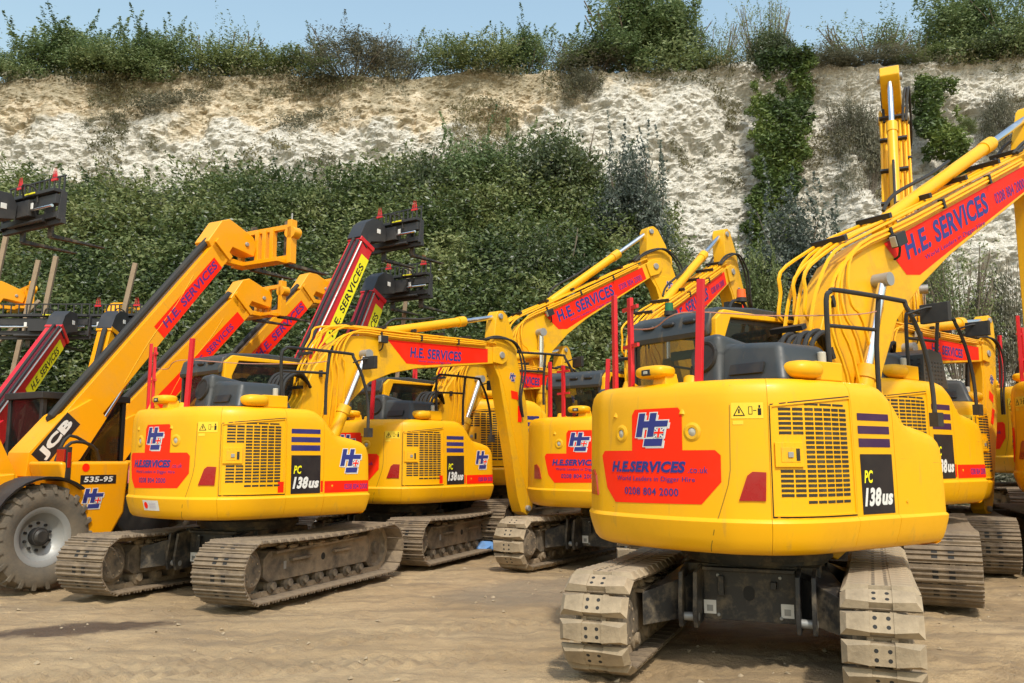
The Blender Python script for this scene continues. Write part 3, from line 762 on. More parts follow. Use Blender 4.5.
def pipe_side(i):
    def g(mb):
        y = -.165-.014*(i % 2); a = .12*i
        pts = [(.80+a,y-.02,2.05+.3*a),(.86+a*.9,y-.04,2.6+.1*i),(.86+a*.75,y-.03,2.95+.04*i),(1.0+a*.6,y-.01,3.25+.02*i),(1.35+a*.3,y,3.42+.018*i),(2.2,y,3.43+.018*i),(4.1,y,3.50+.014*i)]
        mb.tube([(p[0]-.35,p[1],p[2]-1.5) for p in pts], .014, 'yellow', 6, 3)
    return g
CLAMPS = [((x,0,2.07+.012*k),(.035,.32,.045)) for k, x in enumerate((1.0,1.6,2.2,2.8,3.4,3.85))]+[((.30,0,1.58),(.05,.30,.04)),((.16,0,1.1),(.05,.30,.04))]+[((x,-.175,z),(.03,.05,.09)) for x, z in ((.45,1.30),(.62,1.66),(1.5,1.95),(2.3,1.98),(3.1,2.0))]
def b_armhose(mb):   # in boom coords about the tip
    mb.tube([(3.8,.1,2.1),(4.3,.12,2.2),(4.75,.14,1.8),(4.85,.14,1.1),(4.9,.14,.2)], .018, 'rubber', 6, 5)
def b_armhose2(i):
    def g(mb):
        y = -.12-.04*i
        mb.tube([(3.75,y,2.12),(4.10,y-.02,2.20-.03*i),(4.50,y-.05,2.10),(4.68+.04*i,y-.05,1.7),(4.62,y-.04,1.2),(4.72,y,.85)], .018, 'rubber', 6, 5)
    return g
def b_worklamp(mb):
    mb.box((1.50,-.235,2.0-.12),(.13,.07,.11),'black'); mb.box((1.43,-.235,1.88),(.01,.055,.09),'lens'); mb.tube([(1.5,-.15,1.72),(1.5,-.2,1.74),(1.5,-.23,1.82)], .012, 'black', 6, 2)
def cylpair(parent, p0, p1, r, name, y=0, frac=.55, hose=False):
    p0 = Vector(p0); p1 = Vector(p1); d = p1-p0
    mb = MB(); mb.cyl(p0, p0+d*frac, r, None, 16, 'yellow'); mb.cyl(p0+d*(frac-.05), p0+d*(frac+.01), r*1.15, None, 16, 'yellow_worn'); mb.cyl(p0-Vector((0,r,0)), p0+Vector((0,r,0)), r*.9, None, 14, 'yellow_worn')
    if hose:
        n = Vector((-d.z,0,d.x)).normalized()
        mb.tube([p0+d*.02+n*(r+.02), p0+d*.1+n*(r+.10), p0+d*.3+n*(r+.05), p0+d*.42+n*(r+.05)], .02, 'rubber', 6, 4)
    o = obj(name, mb, parent)
    rb = MB(); rb.cyl(p0+d*frac, p1-d.normalized()*r*.6, r*.55, None, 14, 'chrome'); rb.cyl(p1-Vector((0,r,0)), p1+Vector((0,r,0)), r*.8, None, 14, 'grey_metal')
    obj('piston_rod', rb, o); return o
def b_beacon(m):
    def g(mb): mb.cyl((0,0,0),(0,0,.04),.05,None,14,'black'); mb.cyl((0,0,.04),(0,0,.12),.045,.04,14,m)
    return g
def b_bracket(mb):
    mb.tube([(-.12,0,0),(-.08,0,.06),(0,0,.08),(.08,0,.06),(.12,0,0)], .015, 'black', 6, 3); mb.box((0,.06,.04),(.2,.05,.05),'black')

EXG = 'yellow tracked excavators parked in rows'
def excavator(label, X, Y, psi_u, psi_b, beta=0, arm=0, s=1, z=0, shoe='pad', w=.5, stripe='stripe_blue', red=True, bs=1.0, sticker=False, beacons=False, perf=False, text=True, rear=True, phone=False, foot=(0,0,0), rope=False, bx=1.0):
    """psi_u: heading of the undercarriage, psi_b: heading of the body (degrees right of the view direction)"""
    root = empty('excavator', label, 'excavator', EXG, (X, Y, z), R(90-psi_u), s)
    D = Matrix.Rotation(R(psi_u-psi_b), 4, 'Z')
    # undercarriage
    cb = obj('car_body', b_carbody, root, None, .012, 'carbody'); obj('round_slot', b_slot, cb, None, 0, 'bslot')
    for y in (-.30, .32): obj('sticker', b_plate, cb, Matrix.Translation((0, y, 0)), 0, 'bplate')
    obj('swing_ring', b_swing, root, None, 0, 'swing')
    zo = 0
    for sy in (-1, 1):
        y = sy*.995
        T = Matrix.Translation((0, y, zo))
        fr = obj('track_frame', b_frame, root, T if sy < 0 else T @ Matrix.Scale(-1, 4, (0,1,0)), .008, 'frame')
        for i in range(7): obj('track_roller', b_roller, fr, Matrix.Translation((-.96+.32*i, 0, .185)), 0, 'roller')
        for x in (-.5, .5): obj('carrier_roller', b_roller, fr, Matrix.Translation((x, 0, .625)) @ Matrix.Scale(.75, 4), 0, 'roller')
        obj('sprocket', b_sprocket, root, T @ Matrix.Translation((-HL_, 0, ZC0)), 0, 'sprocket')
        obj('idler_wheel', b_idler, root, T @ Matrix.Translation((HL_, 0, ZC0)), 0, 'idler')
        def chain(mb):
            for (p, a) in BELT:
                t = MB(); b_link(t); M = Matrix.Translation((p[0], 0, p[1])) @ yrot(a)
                for name_i in range(len(t.mats)):
                    pass
                mb.add(t.v, t.f, 'mud', M)
        tr = obj('track', chain, root, T, 0, 'chain')
        for (p, a) in BELT:
            M = Matrix.Translation((p[0], 0, p[1])) @ yrot(a)
            obj('track_shoe', b_shoe_pad(w) if shoe == 'pad' else b_shoe_steel(w), tr, M, .004 if shoe == 'pad' else 0, 'shoe%s%.2f' % (shoe, w), 1)
    # upper
    obj('deck', b_deck, root, D, 0, 'deck'); obj('engine_cover', b_top, root, D, 0, 'top')
    cw = obj('counterweight', b_counterweight, root, D, 0, 'cw')
    obj('rear_lamp', b_lampring(-.215), cw, None, 0, 'lr1'); obj('rear_lamp', b_lampring(.53), cw, None, 0, 'lr2')
    obj('reflector', b_reflector(.90, 1.105), cw, None, 0, 'rf1'); obj('reflector', b_reflector(-.80, -.58, True), cw, None, 0, 'rf2')
    obj('warning_label', d_warn, cw, None, 0, 'dw')
    if rear: obj('rear_sign', d_rear(), cw, None, 0, 'dr')
    if sticker: obj('white_sticker', d_sticker, cw, None, 0, 'ds')
    dr = obj('engine_door', b_door, root, D, 0, 'door'); obj('door_latch', b_latch, dr, None, .004, 'latch')
    sp = obj('side_panel', b_side, root, D, 0, 'side'); obj('model_sign', d_model, sp, None, 0, 'dmodel')
    for i in range(3): obj('stripe', d_stripe(i, stripe), sp, None, 0, 'stripe%d%s' % (i, stripe))
    if red: obj('red_marking', d_red(1.87,1.955), dr, None, 0, 'dred1'); obj('red_marking', d_red(2.487,2.52), sp, None, 0, 'dred2')
    tk = obj('fuel_tank', b_tank, root, D, 0, 'tank')
    if red or perf: obj('tank_sign', d_tank, tk, None, 0, 'dtank')
    if red and not perf: obj('tank_logo', d_tlogo, tk, None, 0, 'dtlogo')
    cab = obj('cab', b_cab, root, D, .012, 'cab')
    obj('cab_roof', b_roof, cab, None, .03, 'roof'); obj('rear_window', b_rwin, cab, None, 0, 'rwin'); obj('side_window', b_swin, cab, None, 0, 'swin'); obj('front_window', b_fwin, cab, None, 0, 'fwin')
    obj('window_frame', b_wframe, cab, None, .004, 'wfr'); obj('driver_seat', b_seat, cab, None, .03, 'seat')
    if beacons:
        obj('beacon', b_beacon('lamp_green'), cab, Matrix.Translation((-.30,.72,3.03)), 0, 'bg')
        obj('beacon', b_beacon('lamp_orange'), cab, Matrix.Translation((.1,.16,3.12)), 0, 'bo'); obj('beacon_bracket', b_bracket, cab, Matrix.Translation((.05,.16,3.05)), 0, 'bb')
    hd = obj('exhaust_hood', b_hood, root, D, .06, 'hood', 4); obj('air_scoop', b_scoop, hd, None, 0, 'scoop'); obj('hood_vent', b_vent, hd, None, 0, 'hvent')
    if perf: obj('perforated_cover', b_perf, root, D, .02, 'perf')
    obj('camera_housing', b_housing, root, D, .006, 'hs1'); obj('cap_housing', b_housing2, root, D, .01, 'hs2')
    obj('handrail', b_handrail, root, D, 0, 'rail'); obj('mirror', b_mirror, root, D, .006, 'mirror')
    # red guard rails on the counterweight
    def at(s_, off=-.06): p = surf(s_, 2.2, off); a = math.atan2(p[1], p[0]); return D @ Matrix.Translation((p[0],p[1],0)) @ Matrix.Rotation(a, 4, 'Z')
    M = at(-.385, -.12)
    g1 = obj('guard_rail', b_post(.06,.035,3.02), root, M @ Matrix.Translation((0,.16,0)), .004, 'post1'); obj('guard_rail', b_post(.06,.035,3.10), root, M @ Matrix.Translation((0,-.16,0)), .004, 'post2'); obj('rung', b_rungs, g1, None, 0, 'rungs'); obj('rung', b_rungs, g1, Matrix.Translation((0,0,.33)), 0, 'rungs')
    obj('guard_rail', b_post(.06,.04,3.08), root, at(.40,-.10) @ Matrix.Rotation(R(-3),4,'X'), .004, 'post3')
    if rope:
        a_, b_ = surf(-.42, 2.2, -.16), surf(.40, 2.2, -.10)
        rp = MB(); rp.tube([(a_[0],a_[1],2.78),((a_[0]+b_[0])/2,(a_[1]+b_[1])/2,2.74),(b_[0],b_[1],2.82),(-.6,-.75,2.80),(.1,-1.0,2.84),(.45,-1.02,2.9)], .0055, 'rope', 5, 6); obj('rope', rp, root, D)
    # boom
    FT = FOOT+Vector(foot)
    SX = Matrix.Diagonal((bs*bx, bs, bs, 1))
    B = D @ Matrix.Translation(FT) @ yrot(-R(beta)) @ SX
    bo = obj('boom', b_boom, root, B, .012, 'boom')
    obj('boom_sign', d_boom(-1, phone), bo, None, 0, 'dbr%d' % phone)
    for i in range(6): obj('hydraulic_pipe', pipe_fn(i), bo, None, 0, 'pipe%d' % i)
    for i in range(4): obj('hydraulic_pipe', pipe_side(i), bo, None, 0, 'pipes%d' % i)
    
    for k, (c_, d_) in enumerate(CLAMPS): obj('pipe_clamp', lambda mb: mb.box(c_, d_, 'black'), bo, None, 0, 'clamp%d' % k)
    obj('hydraulic_hose', b_armhose, bo, None, 0, 'ahose')
    for i in range(2): obj('hydraulic_hose', b_armhose2(i), bo, None, 0, 'ahose%d' % i)
    obj('work_lamp', b_worklamp, bo, None, .006, 'wl')
    tipw = Matrix.Translation(FT) @ yrot(-R(beta)) @ SX @ TIP0
    A = Matrix.Translation(tipw) @ yrot(-R(arm)) @ Matrix.Scale(bs, 4)
    ar = obj('arm', b_arm, root, D @ A, .012, 'arm'); obj('arm_logo', d_arm, ar, None, 0, 'darm'); obj('arm_number', d_arm2, ar, None, 0, 'darm2')
    # cylinders (built in upper frame)
    Bp = Matrix.Translation(FT) @ yrot(-R(beta)) @ SX
    base = Bp @ Vector((1.70,0,2.03)); horn = A @ Vector((.02,0,.68))
    base_l = D @ base; horn_l = D @ horn
    Z0 = empty_frame(root, D)
    L = (horn-base).length
    cy = cylpair(root, base, horn, .075, 'arm_cylinder', frac=.68, hose=True); cy.matrix_basis = D
    for sy in (-1, 1):
        p0 = Vector((.72, -.2+sy*.24, 1.35)); p1 = Bp @ Vector((1.19, sy*.22, 1.63))
        c_ = cylpair(root, p0, p1, .085, 'lift_cylinder', frac=.56); c_.matrix_basis = D
    hs = obj('hose_bundle', b_hoses, root, D, 0, 'hoses')
    return root
def empty_frame(root, D): return None

E1 = excavator('nearest yellow excavator with beacons on its cab and large red sign on its rear', 2.192, 7.928, 22.3, 55.4, beta=23, arm=-14, shoe='pad', w=.52, stripe='stripe_purple', red=False, bs=1.20, bx=1.19, foot=(.30,0,-.58), beacons=True, phone=True, rope=True)
E2 = excavator('yellow excavator in front row beside the big wheeled telehandler, white sticker on its counterweight', -3.452, 11.561, 21.3, 41.8, shoe='steel', w=.70, sticker=True, rope=True)
E3 = excavator('yellow excavator directly behind the white-stickered one, blue sheet lying by its track', -1.9, 15.1, 22, 37.5, beta=-1.5, arm=-3, shoe='steel', w=.70)
E4 = excavator('middle yellow excavator on padded tracks, half hidden behind the left side of the nearest one', 1.72, 13.8, 32, 38, beta=24, arm=9, shoe='pad', w=.52, bs=1.09, beacons=False, phone=True)
E5 = excavator('far excavator with number 1 on its raised arm, its body hidden between two nearer ones', -.45, 17.9, 30, 60, beta=24.5, arm=6, s=1.22, shoe='steel', w=.6, bs=1.0, phone=True)
E6 = excavator('excavator behind the nearest one on wide brown steel tracks, boom folded low', 4.40, 11.75, 25, 51, beta=-2, arm=-22, s=1.15, shoe='steel', w=.65, stripe='stripe_purple', bs=.80, perf=True, foot=(-.28,0,0))
E8 = excavator('hidden excavator whose long boom points nearly straight up before the white cliff', 6.3, 14.3, 22, 26, beta=56, arm=62, s=1.1, shoe='steel', w=.6, bs=1.27)
E7 = excavator('far right excavator showing its rear edge, warning sticker and red reflector beyond the brown tracks', 10.75, 16.5, 20, 104, beta=0, arm=0, s=1.2, z=.25, shoe='steel', w=.65)
E9 = excavator('excavator at the right picture edge with the tallest red post, cut off by the frame', 9.05, 12.3, 12, 132, beta=0, arm=0, s=1.22, z=.0, shoe='steel', w=.65)

# ------------------------------------------------------------------ telehandlers
def b_tyre(mb):
    M = Matrix.Rotation(pi/2, 4, 'X')
    mb.lathe([(.36,.16),(.44,.20),(.56,.205),(.615,.18),(.635,.10),(.64,0),(.635,-.10),(.615,-.18),(.56,-.205),(.44,-.20),(.36,-.16)], M, 'tyre', 44)
    for i in range(22):
        for sd in (-1, 1):
            t = 2*pi*(i+.5*(sd > 0))/22
            q = yrot(t)
            vs = [(-.03,sd*.02,.625),(.03,sd*.02,.625),(.10,sd*.205,.60),(.04,sd*.205,.60),(-.022,sd*.02,.672),(.022,sd*.02,.672),(.09,sd*.20,.652),(.045,sd*.20,.652),(.06,sd*.222,.54),(.10,sd*.222,.54)]
            fs = [(4,5,6,7),(0,1,5,4),(1,2,6,5),(2,3,7,6),(3,0,4,7),(7,6,9,8),(6,2,9),(7,8,3),(2,3,8,9)]
            if sd > 0: fs = [f[::-1] for f in fs]
            mb.add(vs, fs, 'tyre', q)
def b_rim(mb):
    M = Matrix.Rotation(pi/2, 4, 'X')
    mb.lathe([(.10,.02),(.20,.02),(.26,.06),(.30,.14),(.345,.165),(.375,.17),(.375,.12),(.36,.0)], M, 'grey_metal', 36)
    mb.lathe([(.10,-.02),(.26,-.06),(.345,-.165),(.375,-.17),(.36,0)], M, 'grey_metal', 24)
    for i in range(10):
        t = 2*pi*i/10; mb.cyl((.17*cos(t),-.02,.17*sin(t)),(.17*cos(t),-.055,.17*sin(t)),.018,None,8,'black')
        mb.cyl((.17*cos(t),.02,.17*sin(t)),(.17*cos(t),.055,.17*sin(t)),.018,None,8,'black')
def b_hub(mb):
    mb.cyl((0,-.12,0),(0,.12,0),.115,.115,18,'black'); mb.cyl((0,-.15,0),(0,-.12,0),.07,.10,16,'black')
def b_guard(mb):
    n = 12; vs = []; fs = []
    for i in range(n):
        t = R(170)-R(118)*i/(n-1); 
        for (r, y) in ((.73,-.26),(.76,-.27),(.76,.22),(.73,.22)):
            vs.append((r*cos(t), y, r*sin(t)*1.0))
    for i in range(n-1):
        for j in range(4): fs.append((i*4+j, i*4+(j+1)%4, (i+1)*4+(j+1)%4, (i+1)*4+j))
    fs += [(0,1,2,3), tuple(range((n-1)*4, n*4))[::-1]]
    mb.add(vs, fs, 'black')
def tele_chassis(c):
    def g(mb):
        mb.prism([(-.75,.55),(3.6,.55),(3.6,.95),(2.6,1.0),(.5,1.0),(.1,1.35),(-.2,1.9),(-.5,1.9),(-.75,1.5)], -.35, .35, c)
        mb.prism([(-.75,.75),(-.2,.75),(-.2,1.45),(-.75,1.4)], -.75, .75, c)
        mb.box((0,0,.64),(.22,1.6,.2),'black'); mb.box((2.75,0,.64),(.22,1.6,.2),'black')
    return g
def tele_pod(c):
    def g(mb):
        mb.prism([(.15,1.60),(.35,.95),(.62,.62),(.78,.52),(.92,.52),(1.15,.9),(1.2,1.60)], -1.12, -.38, c)
        mb.prism([(1.15,1.55),(1.15,1.0),(2.2,1.0),(2.25,1.35),(1.9,1.50)], -1.0, -.38, c)
    return g
def b_batt(mb): mb.box((1.5,-1.03,1.36),(.62,.26,.28),'black'); mb.cyl((1.3,-1.16,1.36),(1.3,-1.17,1.36),.05,None,12,'grey_metal')
def b_step(mb): mb.prism([(1.0,1.15),(1.05,.75),(1.2,.6),(1.9,.6),(2.0,.9),(1.95,1.15)], -1.10, -.5, 'black')
def tele_cab(c):
    def g(mb):
        for x, y in ((.75,.3),(.75,1.1),(2.05,.3),(2.05,1.1)): mb.box((x,y,1.8),(.07,.07,1.5),'black')
        mb.box((1.4,.7,2.55),(1.45,.95,.10),'black'); mb.box((1.4,.7,.95),(1.4,.95,.6),c)
        mb.box((1.3,.7,1.5),(.5,.5,.6),'inner'); mb.box((1.15,.7,1.95),(.12,.45,.5),'inner')
        for x in (1.4,): mb.box((x,.285,1.9),(.05,.02,1.25),'black')
        mb.tube([(.35,-.75,1.6),(.5,-.8,1.85),(.9,-.7,1.8),(1.1,-.6,1.5)], .025, 'rubber', 6, 4); mb.tube([(.45,-.55,1.6),(.6,-.6,1.95),(1.1,-.5,1.75)], .025, 'rubber', 6, 4); mb.cyl((2.0,-.75,1.4),(2.0,-.75,1.95),.05,None,12,'black')
    return g
def tele_glass(mb):
    mb.box((1.4,.29,1.9),(1.25,.012,1.2),'glass'); mb.box((1.4,1.12,1.9),(1.25,.012,1.2),'glass'); mb.box((.74,.7,1.9),(.012,.75,1.2),'glass'); mb.box((2.07,.7,1.9),(.012,.75,1.2),'glass')
def telehandler(label, X, Y, psi, beta, L, c='amber', sign='boom', head='yellow', s=1, carr_y=0, jcb=False, prongs=False, thick=1.0, hs=1.0, wide=1.5, pu=-.25):
    root = empty('telehandler', label, 'telehandler', 'telehandlers parked on the left', (X, Y, 0), R(90-psi), s)
    obj('chassis', tele_chassis(c), root, None, .02, 'tch'+c); pod = obj('engine_pod', tele_pod(c), root, None, .05, 'tpod'+c)
    obj('battery_box', b_batt, root, None, .05, 'tbatt'); obj('step', b_step, root, None, .04, 'tstep')
    cb = obj('cab', tele_cab(c), root, None, .015, 'tcab'+c); obj('cab_window', tele_glass, cb, None, 0, 'tglass')
    for x in (0, 2.75):
        for sy in (-1, 1):
            M = Matrix.Translation((x, sy*.95, .655)) @ (Matrix.Identity(4) if sy < 0 else Matrix.Rotation(pi, 4, 'Z')) @ yrot(random.random())
            wh = obj('wheel', b_hub, root, M, .008, 'hub'); obj('tyre', b_tyre, wh, None, 0, 'tyre'); obj('rim', b_rim, wh, None, 0, 'rim')
            obj('mudguard', b_guard, root, Matrix.Translation((x, sy*.95, .655)) @ (Matrix.Identity(4) if sy < 0 else Matrix.Scale(-1,4,(0,1,0))), 0, 'guard')
    by = -.12
    piv = Vector((pu, by, 1.62)); B = Matrix.Translation(piv) @ yrot(-R(beta))
    t = .28*thick
    def outer(mb):
        mb.prism([(-.30,-.22),(.1,-.34),(.9,-t),(L*.98,-t*.92),(L*.98,t*.80),(.9,t),(.2,t),(-.25,.15)], -.17, .17, c)
        mb.prism([(-.35,-.22),(.3,-.36),(1.0,-.28),(1.05,.08),(.6,.25),(-.1,.28),(-.36,.1)], -.24, .24, c)
        mb.box((L*.985,0,-.01),(.10,.40,t*1.86),c)
        if c == 'amber': mb.tube([(1.6,-.171,-t*.8),(2.4,-.173,-.05),(3.2,-.173,0),(3.8,-.173,.1)], .006, 'yellow', 4, 4)
    bo = obj('boom', outer, root, B, .015)
    hm = MB()
    hm.tube([(.55,.02,t+.02),(.9,-.05,t+.07),(L*.9,-.05,t*.84+.075),(L*.97,-.05,t*.8+.05)], .06 if c == 'amber' else .035, 'rubber', 10, 3)
    if c == 'red':
        hm.tube([(.6,-.15,t+.03),(L*.97,-.15,t*.8+.03)], .035, 'black', 8, 1); hm.tube([(.6,-.19,t-.02),(L*.97,-.19,t*.8-.04)], .02, 'grey_metal', 6, 1)
    obj('hose_guide', hm, bo)
    d = Decal(lambda x, y, off: (x, -.171-off, y), 9)
    x0, x1 = L*.56, L*.93
    if sign == 'boom':
        d.poly([(x0,-t*.93),(x1,-t*.93),(x1,t*.10),(x0,t*.20)],'decal_red')
        d.text('H.E. SERVICES', x0+.15, -t*.62, x1-.05, -t*.02, 'decal_purple', 2, .03, .1)
    elif sign == 'faded':
        d.poly([(x0*.6,-t*.9),(x1,-t*.9),(x1,-t*.1),(x0*.6,-t*.0)],'decal_red'); d.text('H.E. SERVICES', x0+.1, -t*.7, x1-.3, -t*.3, 'decal_purple', 2, .02)
    elif sign == 'yellow':
        d.poly([(x0*.9,-t*.98),(x1,-t*.93),(x1,t*.05),(x0*.9,t*.05)],'sign_yellow'); d.text('H.E. SERVICES', x0*.9+.2, -t*.75, x1-.2, -t*.15, 'label_black', 2, .02, .1)
    if jcb:
        D2 = Decal(lambda x, y, off: (x, -.241-off, y), 9)
        D2.rect(-.1,-.02,.66,.24,'label_black',0); D2.text('JCB',-.04,.02,.60,.20,'white',2,.06)
        o2 = obj('maker_sign', D2.mb, bo)
        D3 = Decal(lambda x, y, off: (x, -1.121-off, y), 9)
        D3.rect(.45,1.30,.98,1.42,'label_black'); D3.text('535-95',.50,1.325,.93,1.40,'white',1,.03,.1); D3.logo(.48,.98,.30,.26,1)
        D3.poly([(.52+.055*cos(q),1.52+.055*sin(q)) for q in np.linspace(0,2*pi,17)[:-1]],'decal_red'); obj('model_sign', D3.mb, pod)
        lm = MB(); lm.box((.22,-1.02,1.58),(.07,.22,.42),'black'); lm.box((.18,-1.02,1.68),(.03,.17,.16),'lamp_red'); lm.box((.18,-1.02,1.50),(.03,.17,.14),'lamp_orange'); lm.box((.22,-1.132,1.62),(.05,.006,.2),'lamp_red')
        obj('tail_light', lm, root, Matrix.Translation((.05,0,.0)), .008)
        ln = MB(); ln.tube([(-.72,-.45,1.4),(-.72,-.45,1.75)], .02, 'black', 6, 1); ln.ell((-.75,-.45,1.42),(.11,.13,.12),'black',3); ln.cyl((-.86,-.45,1.42),(-.865,-.45,1.42),.05,None,12,'lens'); ln.box((-.74,-.5,1.95),(.06,.12,.35),'black')
        obj('rear_lamp', ln, root, None, .01)
    obj('boom_sign', d.mb, bo)
    # lift cylinder
    p0 = Vector((.75, by-.02, 1.15)); p1 = B @ Vector((L*.47, 0, -t*.95)); dd = p1-p0
    lc = MB(); lc.cyl(p0, p0+dd*.5, .075, None, 16, 'black'); lc.cyl(p0+dd*.48, p1, .04, None, 14, 'chrome'); obj('lift_cylinder', lc, root)
    # head : knuckle in world-upright machine frame at the tip
    tip = B @ Vector((L, 0, 0)); T = Matrix.Translation(tip) @ Matrix.Diagonal((hs*.88, hs, hs*.84, 1))
    kc = c if head == 'yellow' else 'carriage_black'; cc = 'amber' if head == 'yellow' else 'carriage_black'
    k = MB()
    if head == 'yellow':
        k.prism([(-.42,.02),(-.10,.52),(.10,.60),(.32,.52),(.72,.36),(.82,.20),(.76,-.06),(.20,.02),(.02,-.30),(-.06,-.36)], -.17, .17, kc)
        k.cyl((.55,-.2,.16),(.55,.2,.16),.05,None,12,'grey_metal'); k.box((.45,0,-.24),(.7,.16,.12),kc)
    else:
        k.prism([(-.30,.05),(-.10,.45),(.15,.62),(.5,.62),(.62,.40),(.6,.10),(.1,.0),(-.05,-.2)], -.19, .19, kc)
        k.box((.35,-.195,.32),(.12,.012,.12),'white')
    kn = obj('boom_head', k, root, T, .02)
    ca = MB(); wd = 1.25 if head == 'yellow' else wide; y0 = carr_y
    if head == 'yellow':
        ca.box((.88,y0,.50),(.10,wd,.10),cc); ca.box((.88,y0,-.16),(.10,wd,.10),cc)
        for y in (-.60,-.18,.0,.18,.60): ca.box((.86,y0+y,.17),(.12,.09,.66),cc)
        ca.box((.86,y0-.63,.17),(.16,.10,.92),cc); ca.cyl((.78,y0-.64,.36),(.98,y0-.64,.36),.13,None,14,cc)
        ca.cyl((.86,y0-.62,.55),(.86,y0-.62,.78),.018,None,8,'grey_metal'); ca.box((.7,y0,-.25),(.3,wd*.9,.08),cc)
    else:
        ca.box((.82,y0,.42),(.16,wd,.20),cc); ca.box((.84,y0,.10),(.12,wd,.12),cc); ca.box((.74,y0,.30),(.22,wd*.26,.34),cc); ca.cyl((.74,y0-wd*.3,.02),(.74,y0+wd*.3,.02),.04,None,10,cc); ca.box((.78,y0,.60),(.20,wd,.07),cc)
        for y in (-.5,-.27,.27,.5): ca.prism([(.78,.0),(.95,-.04),(.96,.60),(.84,.62)], y0+y*wd-.02, y0+y*wd+.02, cc)
        ca.cyl((.70,y0-wd*.48,.26),(.70,y0+wd*.48,.26),.035,None,10,'chrome'); ca.tube([(.6,y0-.1,.5),(.5,y0-.2,.75),(.7,y0-.3,.7),(.72,y0-.35,.4)],.02,'rubber',6,4); ca.box((.9,y0,-.03),(.1,wd*1.05,.10),cc)
        for i in range(12): ca.box((.92,y0-wd*.48+wd*.96*i/11,.78),(.03,.03,.36),cc)
        ca.box((.92,y0,.96),(.035,wd,.035),cc); ca.box((.65,y0-.2,.60),(.02,.3,.035),'sign_yellow')
        for y in (-.3,.35): ca.box((.643,y0+y,.32),(.012,.07,.13),'white')
    cg = obj('carriage', ca, root, T, .01)
    fk = MB()
    for sy in (-1, 1):
        f1 = MB(); f1.box((.98,y0+sy*.42,.2),(.05,.12,.95),'black_steel'); f1.prism([(.98,-.30),(2.15,-.27),(2.15,-.25),(.98,-.22)], y0+sy*.42-.06, y0+sy*.42+.06, 'black_steel'); obj('fork', f1, cg)
    if prongs:
        for sy in (-1, 1):
            r_ = MB()
            for j in (-1, 0, 1): r_.add([(.90,y0+sy*.52+j*.06-.011,.90),(.94,y0+sy*.52+j*.06-.011,.90),(.94,y0+sy*.52+j*.06+.011,.90),(.90,y0+sy*.52+j*.06+.011,.90),(.92,y0+sy*.52+j*.03,1.20)], [(0,3,2,1),(0,1,4),(1,2,4),(2,3,4),(3,0,4)], 'red')
            r_.box((.92,y0+sy*.52,.93),(.04,.17,.05),'red'); obj('red_prong', r_, cg)
    return root
T1 = telehandler('large wheeled yellow telehandler at left front with white lettering on a black boom plate', -6.9, 11.75, 30, 51, 4.68, jcb=True, carr_y=-.35, thick=.80, pu=.47)
telehandler('second yellow telehandler, its boom with faded red sign under the front one\'s', -7.45, 15.9, 35, 47.6, 4.47, sign='faded', thick=1.1, carr_y=.2)
telehandler('third yellow telehandler, boom with bright red sign rising behind the excavator cab', -7.3, 18.2, 35, 46.4, 5.66, carr_y=.1)
telehandler('red telehandler with tallest boom, black carriage and two red prongs on top', -4.56, 16.53, 35, 62.7, 5.22, c='red', thick=.88, sign='yellow', head='black', prongs=True, carr_y=-.25)
telehandler('red telehandler with shorter boom just right of the tallest red one', -4.1, 18.47, 30, 64.2, 4.21, c='red', sign='yellow', head='black', prongs=True, carr_y=-.3)
telehandler('red telehandler at far left with a yellow sign on its low boom', -10.74, 17.31, 0, 44.5, 4.19, c='red', sign='yellow', head='black', carr_y=.75, wide=2.2)
telehandler('telehandler beyond the left picture edge holding black forks high', -10.35, 12.7, 30, 60, 4.75, c='red', sign='yellow', head='black', prongs=True, carr_y=-.3, wide=1.7)
telehandler('yellow telehandler with stubby raised boom and black carriage behind the front telehandler', -10.1, 20.5, 5, 74, 3.25, sign='none', head='black', prongs=True, carr_y=.3, wide=1.3)
telehandler('yellow telehandler at far left with only its rounded yellow boom head showing', -17.5, 20.5, 45, 43, 6.4, sign='none', carr_y=.1)
telehandler('yellow telehandler whose level yellow carriage shows above the stubby boom behind the front one', -11.7, 24.5, 3, 80, 4.1, sign='none', carr_y=.1)

CAMZ = 1.656; PIT = .13286; FL = 865.9
def ray(px, py, Yd):
    a = (341.5-py)/FL; b_ = (px-512)/FL
    y = Yd*(a*cos(PIT)+sin(PIT))/(cos(PIT)-a*sin(PIT)); cz = Yd*cos(PIT)+y*sin(PIT)
    return b_*cz, y+CAMZ
# ------------------------------------------------------------------ wooden posts, litter, wire
def post(px, py, y, tilt, label, w=.12, z0=0.0):
    x, h = ray(px, py, y); h -= z0; x -= h*math.tan(R(tilt))
    mb = MB(); mb.box((0,0,h/2),(w,.09,h),'wood')
    o = obj('wooden_post', mb, None, None, .01); o.location = (x, y, z0); o.rotation_euler = (R(4), R(tilt), 0)
    return tag(o, label, 'wooden post', 'rough wooden posts standing behind the telehandlers')
post(19, 236, 22.3, 10, 'wooden post standing nearest the left picture edge')
post(50, 259, 22.3, 11, 'leaning wooden post, left one of the close pair')
post(67, 256, 22.2, 10, 'leaning wooden post, right one of the close pair')
post(145, 261, 22.3, 12, 'wooden post rising beside the front yellow boom')
post(60, 284, 22.9, 44, 'short board leaning diagonally between two wooden posts', .09, 4.6)
post(412, 268, 21.5, 6, 'wooden post sticking up beside the black carriage of red telehandler', .1)
mb = MB(); k = 9; vs = []
for i in range(k):
    for j in range(k):
        r_ = .5+.1*random.random(); vs.append(((i/(k-1)-.5)*1.1+random.uniform(-.05,.05), (j/(k-1)-.5)*.6+random.uniform(-.05,.05), max(.01, .13*random.random()+.10*cos((i/(k-1)-.5)*3)*cos((j/(k-1)-.5)*3))))
